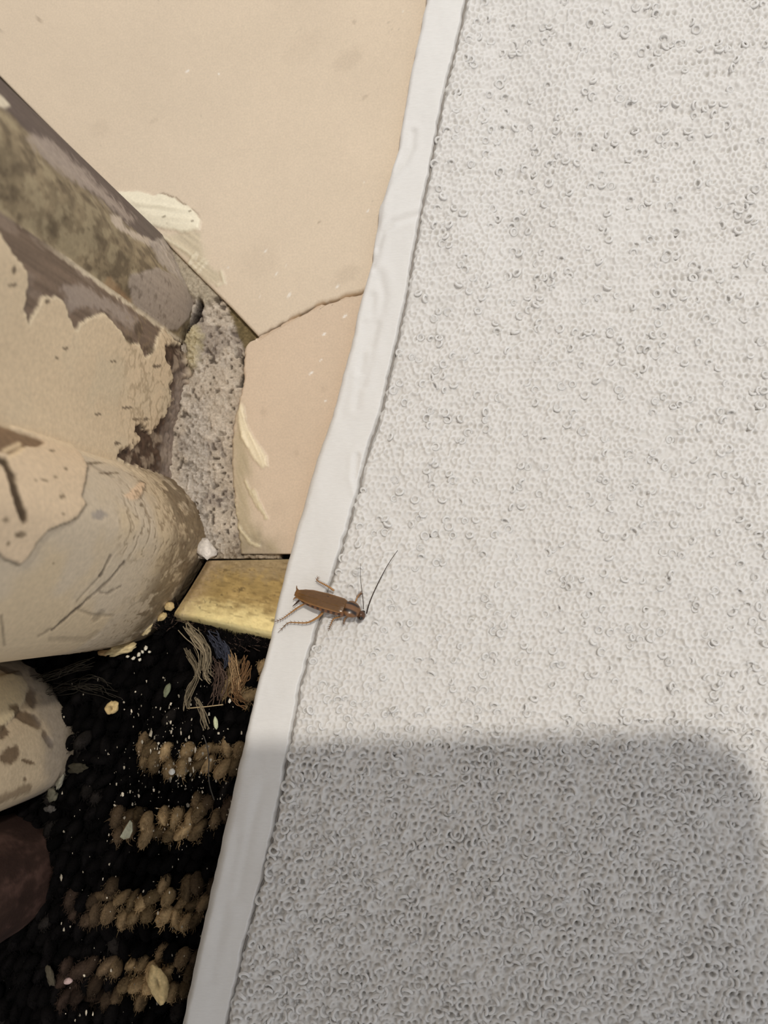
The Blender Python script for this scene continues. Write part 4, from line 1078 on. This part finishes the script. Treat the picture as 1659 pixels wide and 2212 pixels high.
# straw and thread
q = resample(P(np.array([405, 440, 482.]), np.array([1530, 1527, 1522.]), .5), n=12); V, F = tubes(q[None], .1, 5, caps=True)
tag(link('straw', make_mesh('straw', V, F, np.broadcast_to(lin(190, 168, 130), V.shape)), M['crumb'], origin=q.mean(0)), 'thin pale straw lying across the frayed yarn', 'straw')
q = resample(chaikin(P(np.array([440, 447, 452, 450, 452, 458, 463.]), np.array([1590, 1610, 1640, 1668, 1695, 1715, 1728.]), .3), 2), n=60); V, F = tubes(q[None], .11, 5, caps=True)
tag(link('thread', make_mesh('thread', V, F, np.broadcast_to(lin(86, 82, 76), V.shape)), M['crumb'], origin=q.mean(0)), 'fine grey thread trailing down the carpet beside the towel', 'thread')
# dust specks, beyond counting
bag = Bag(); iv1, fi1 = ICO[1]
for k in range(420):
    if k < 290: a, b = RNG.normal(370, 70), RNG.normal(1650, 95)
    else: a, b = RNG.uniform(130, 520), RNG.uniform(1420, 2212)
    if not (95 < a < 540 and 1400 < b < 2215): continue
    s = min(RNG.exponential(.08) + .05, .38)
    q = iv1 * (1 + 1.1 * (RNG.random((len(iv1), 1)) - .5)) * s * [RNG.uniform(.5, 1), RNG.uniform(.7, 1.9), .5]
    bag.add(q + P(a, b, RNG.uniform(-.2, .45)), fi1, lin(226, 214, 192) * RNG.uniform(.25, 1))
o = link('dust_specks', bag.mesh('dust_specks', False), M['crumb'], origin=P(370, 1700, -1)); tag(o, 'fine white dust specks scattered over the black carpet', 'dust', kind='stuff')

# ------------------------------------------------------------------ the photographer's phone (behind the lens; casts the shadow)
ZP = 174.0
def shadow_to(px, py, zs):       # shadow point on the towel -> point of the phone at ZP on the lamp ray
    s = P(px, py, zs); t = (ZP - s[2]) / (LAMP[2] - s[2]); return s + (LAMP - s) * t
ca_ = shadow_to(1648, 1566, 4.5); cl_ = shadow_to(600, 1592, 4.5)
ux = ca_ - cl_; ux[2] = 0; ux /= np.linalg.norm(ux); uy = np.array([-ux[1], ux[0], 0])
W_, H_, R_, TH = 92.0, 165.0, 10.5, 9.0
cor = [(-R_, -R_, 90, 0), (-R_, -H_ + R_, 0, -90), (-W_ + R_, -H_ + R_, -90, -180), (-W_ + R_, -R_, 180, 90)]
out = []
for (a, b, t0, t1) in cor:
    for t in np.linspace(math.radians(t0), math.radians(t1), 10): out.append((a + R_ * math.cos(t), b + R_ * math.sin(t)))
out = np.array(out); n = len(out)
def ringz(inset, z): 
    c = out.mean(0); d = out - c; l = np.linalg.norm(d, axis=1, keepdims=True); q = c + d * (1 - inset / l)
    return ca_[None] + q[:, :1] * ux + q[:, 1:] * uy + np.array([0, 0, z])
rings = np.vstack([ringz(1.2, 0), ringz(.3, .6), ringz(0, 2), ringz(0, TH - 2), ringz(.3, TH - .6), ringz(1.2, TH)])
kk = np.arange(n); F = [np.stack([i * n + kk, (i + 1) * n + kk, (i + 1) * n + (kk + 1) % n, i * n + (kk + 1) % n], 1) for i in range(5)] + [kk[None], (5 * n + kk)[None, ::-1]]
phone = empty('smartphone', (ca_ + ux * -W_ / 2 + uy * -H_ / 2))
tag(phone, 'black smartphone held above the towel, casting the grey shadow', 'phone')
child('case', make_mesh('case', rings, F, smooth=False), M['phone'], phone)
for k in range(3):
    c = ca_ + ux * -14 + uy * (-16 - 17 * k); a = np.arange(24) * 2 * np.pi / 24
    rg = lambda r, z: np.c_[c[0] + r * np.cos(a), c[1] + r * np.sin(a), np.full(24, ZP + z)]
    V = np.vstack([rg(6, .2), rg(6, -1.2), rg(5.4, -1.6), rg(4.6, -1.2)]); j = np.arange(24)
    F = [np.stack([i * 24 + j, i * 24 + (j + 1) % 24, (i + 1) * 24 + (j + 1) % 24, (i + 1) * 24 + j], 1) for i in range(3)] + [(72 + j)[None]]
    child('lens', make_mesh('lens', V, F), M['lens'], phone)
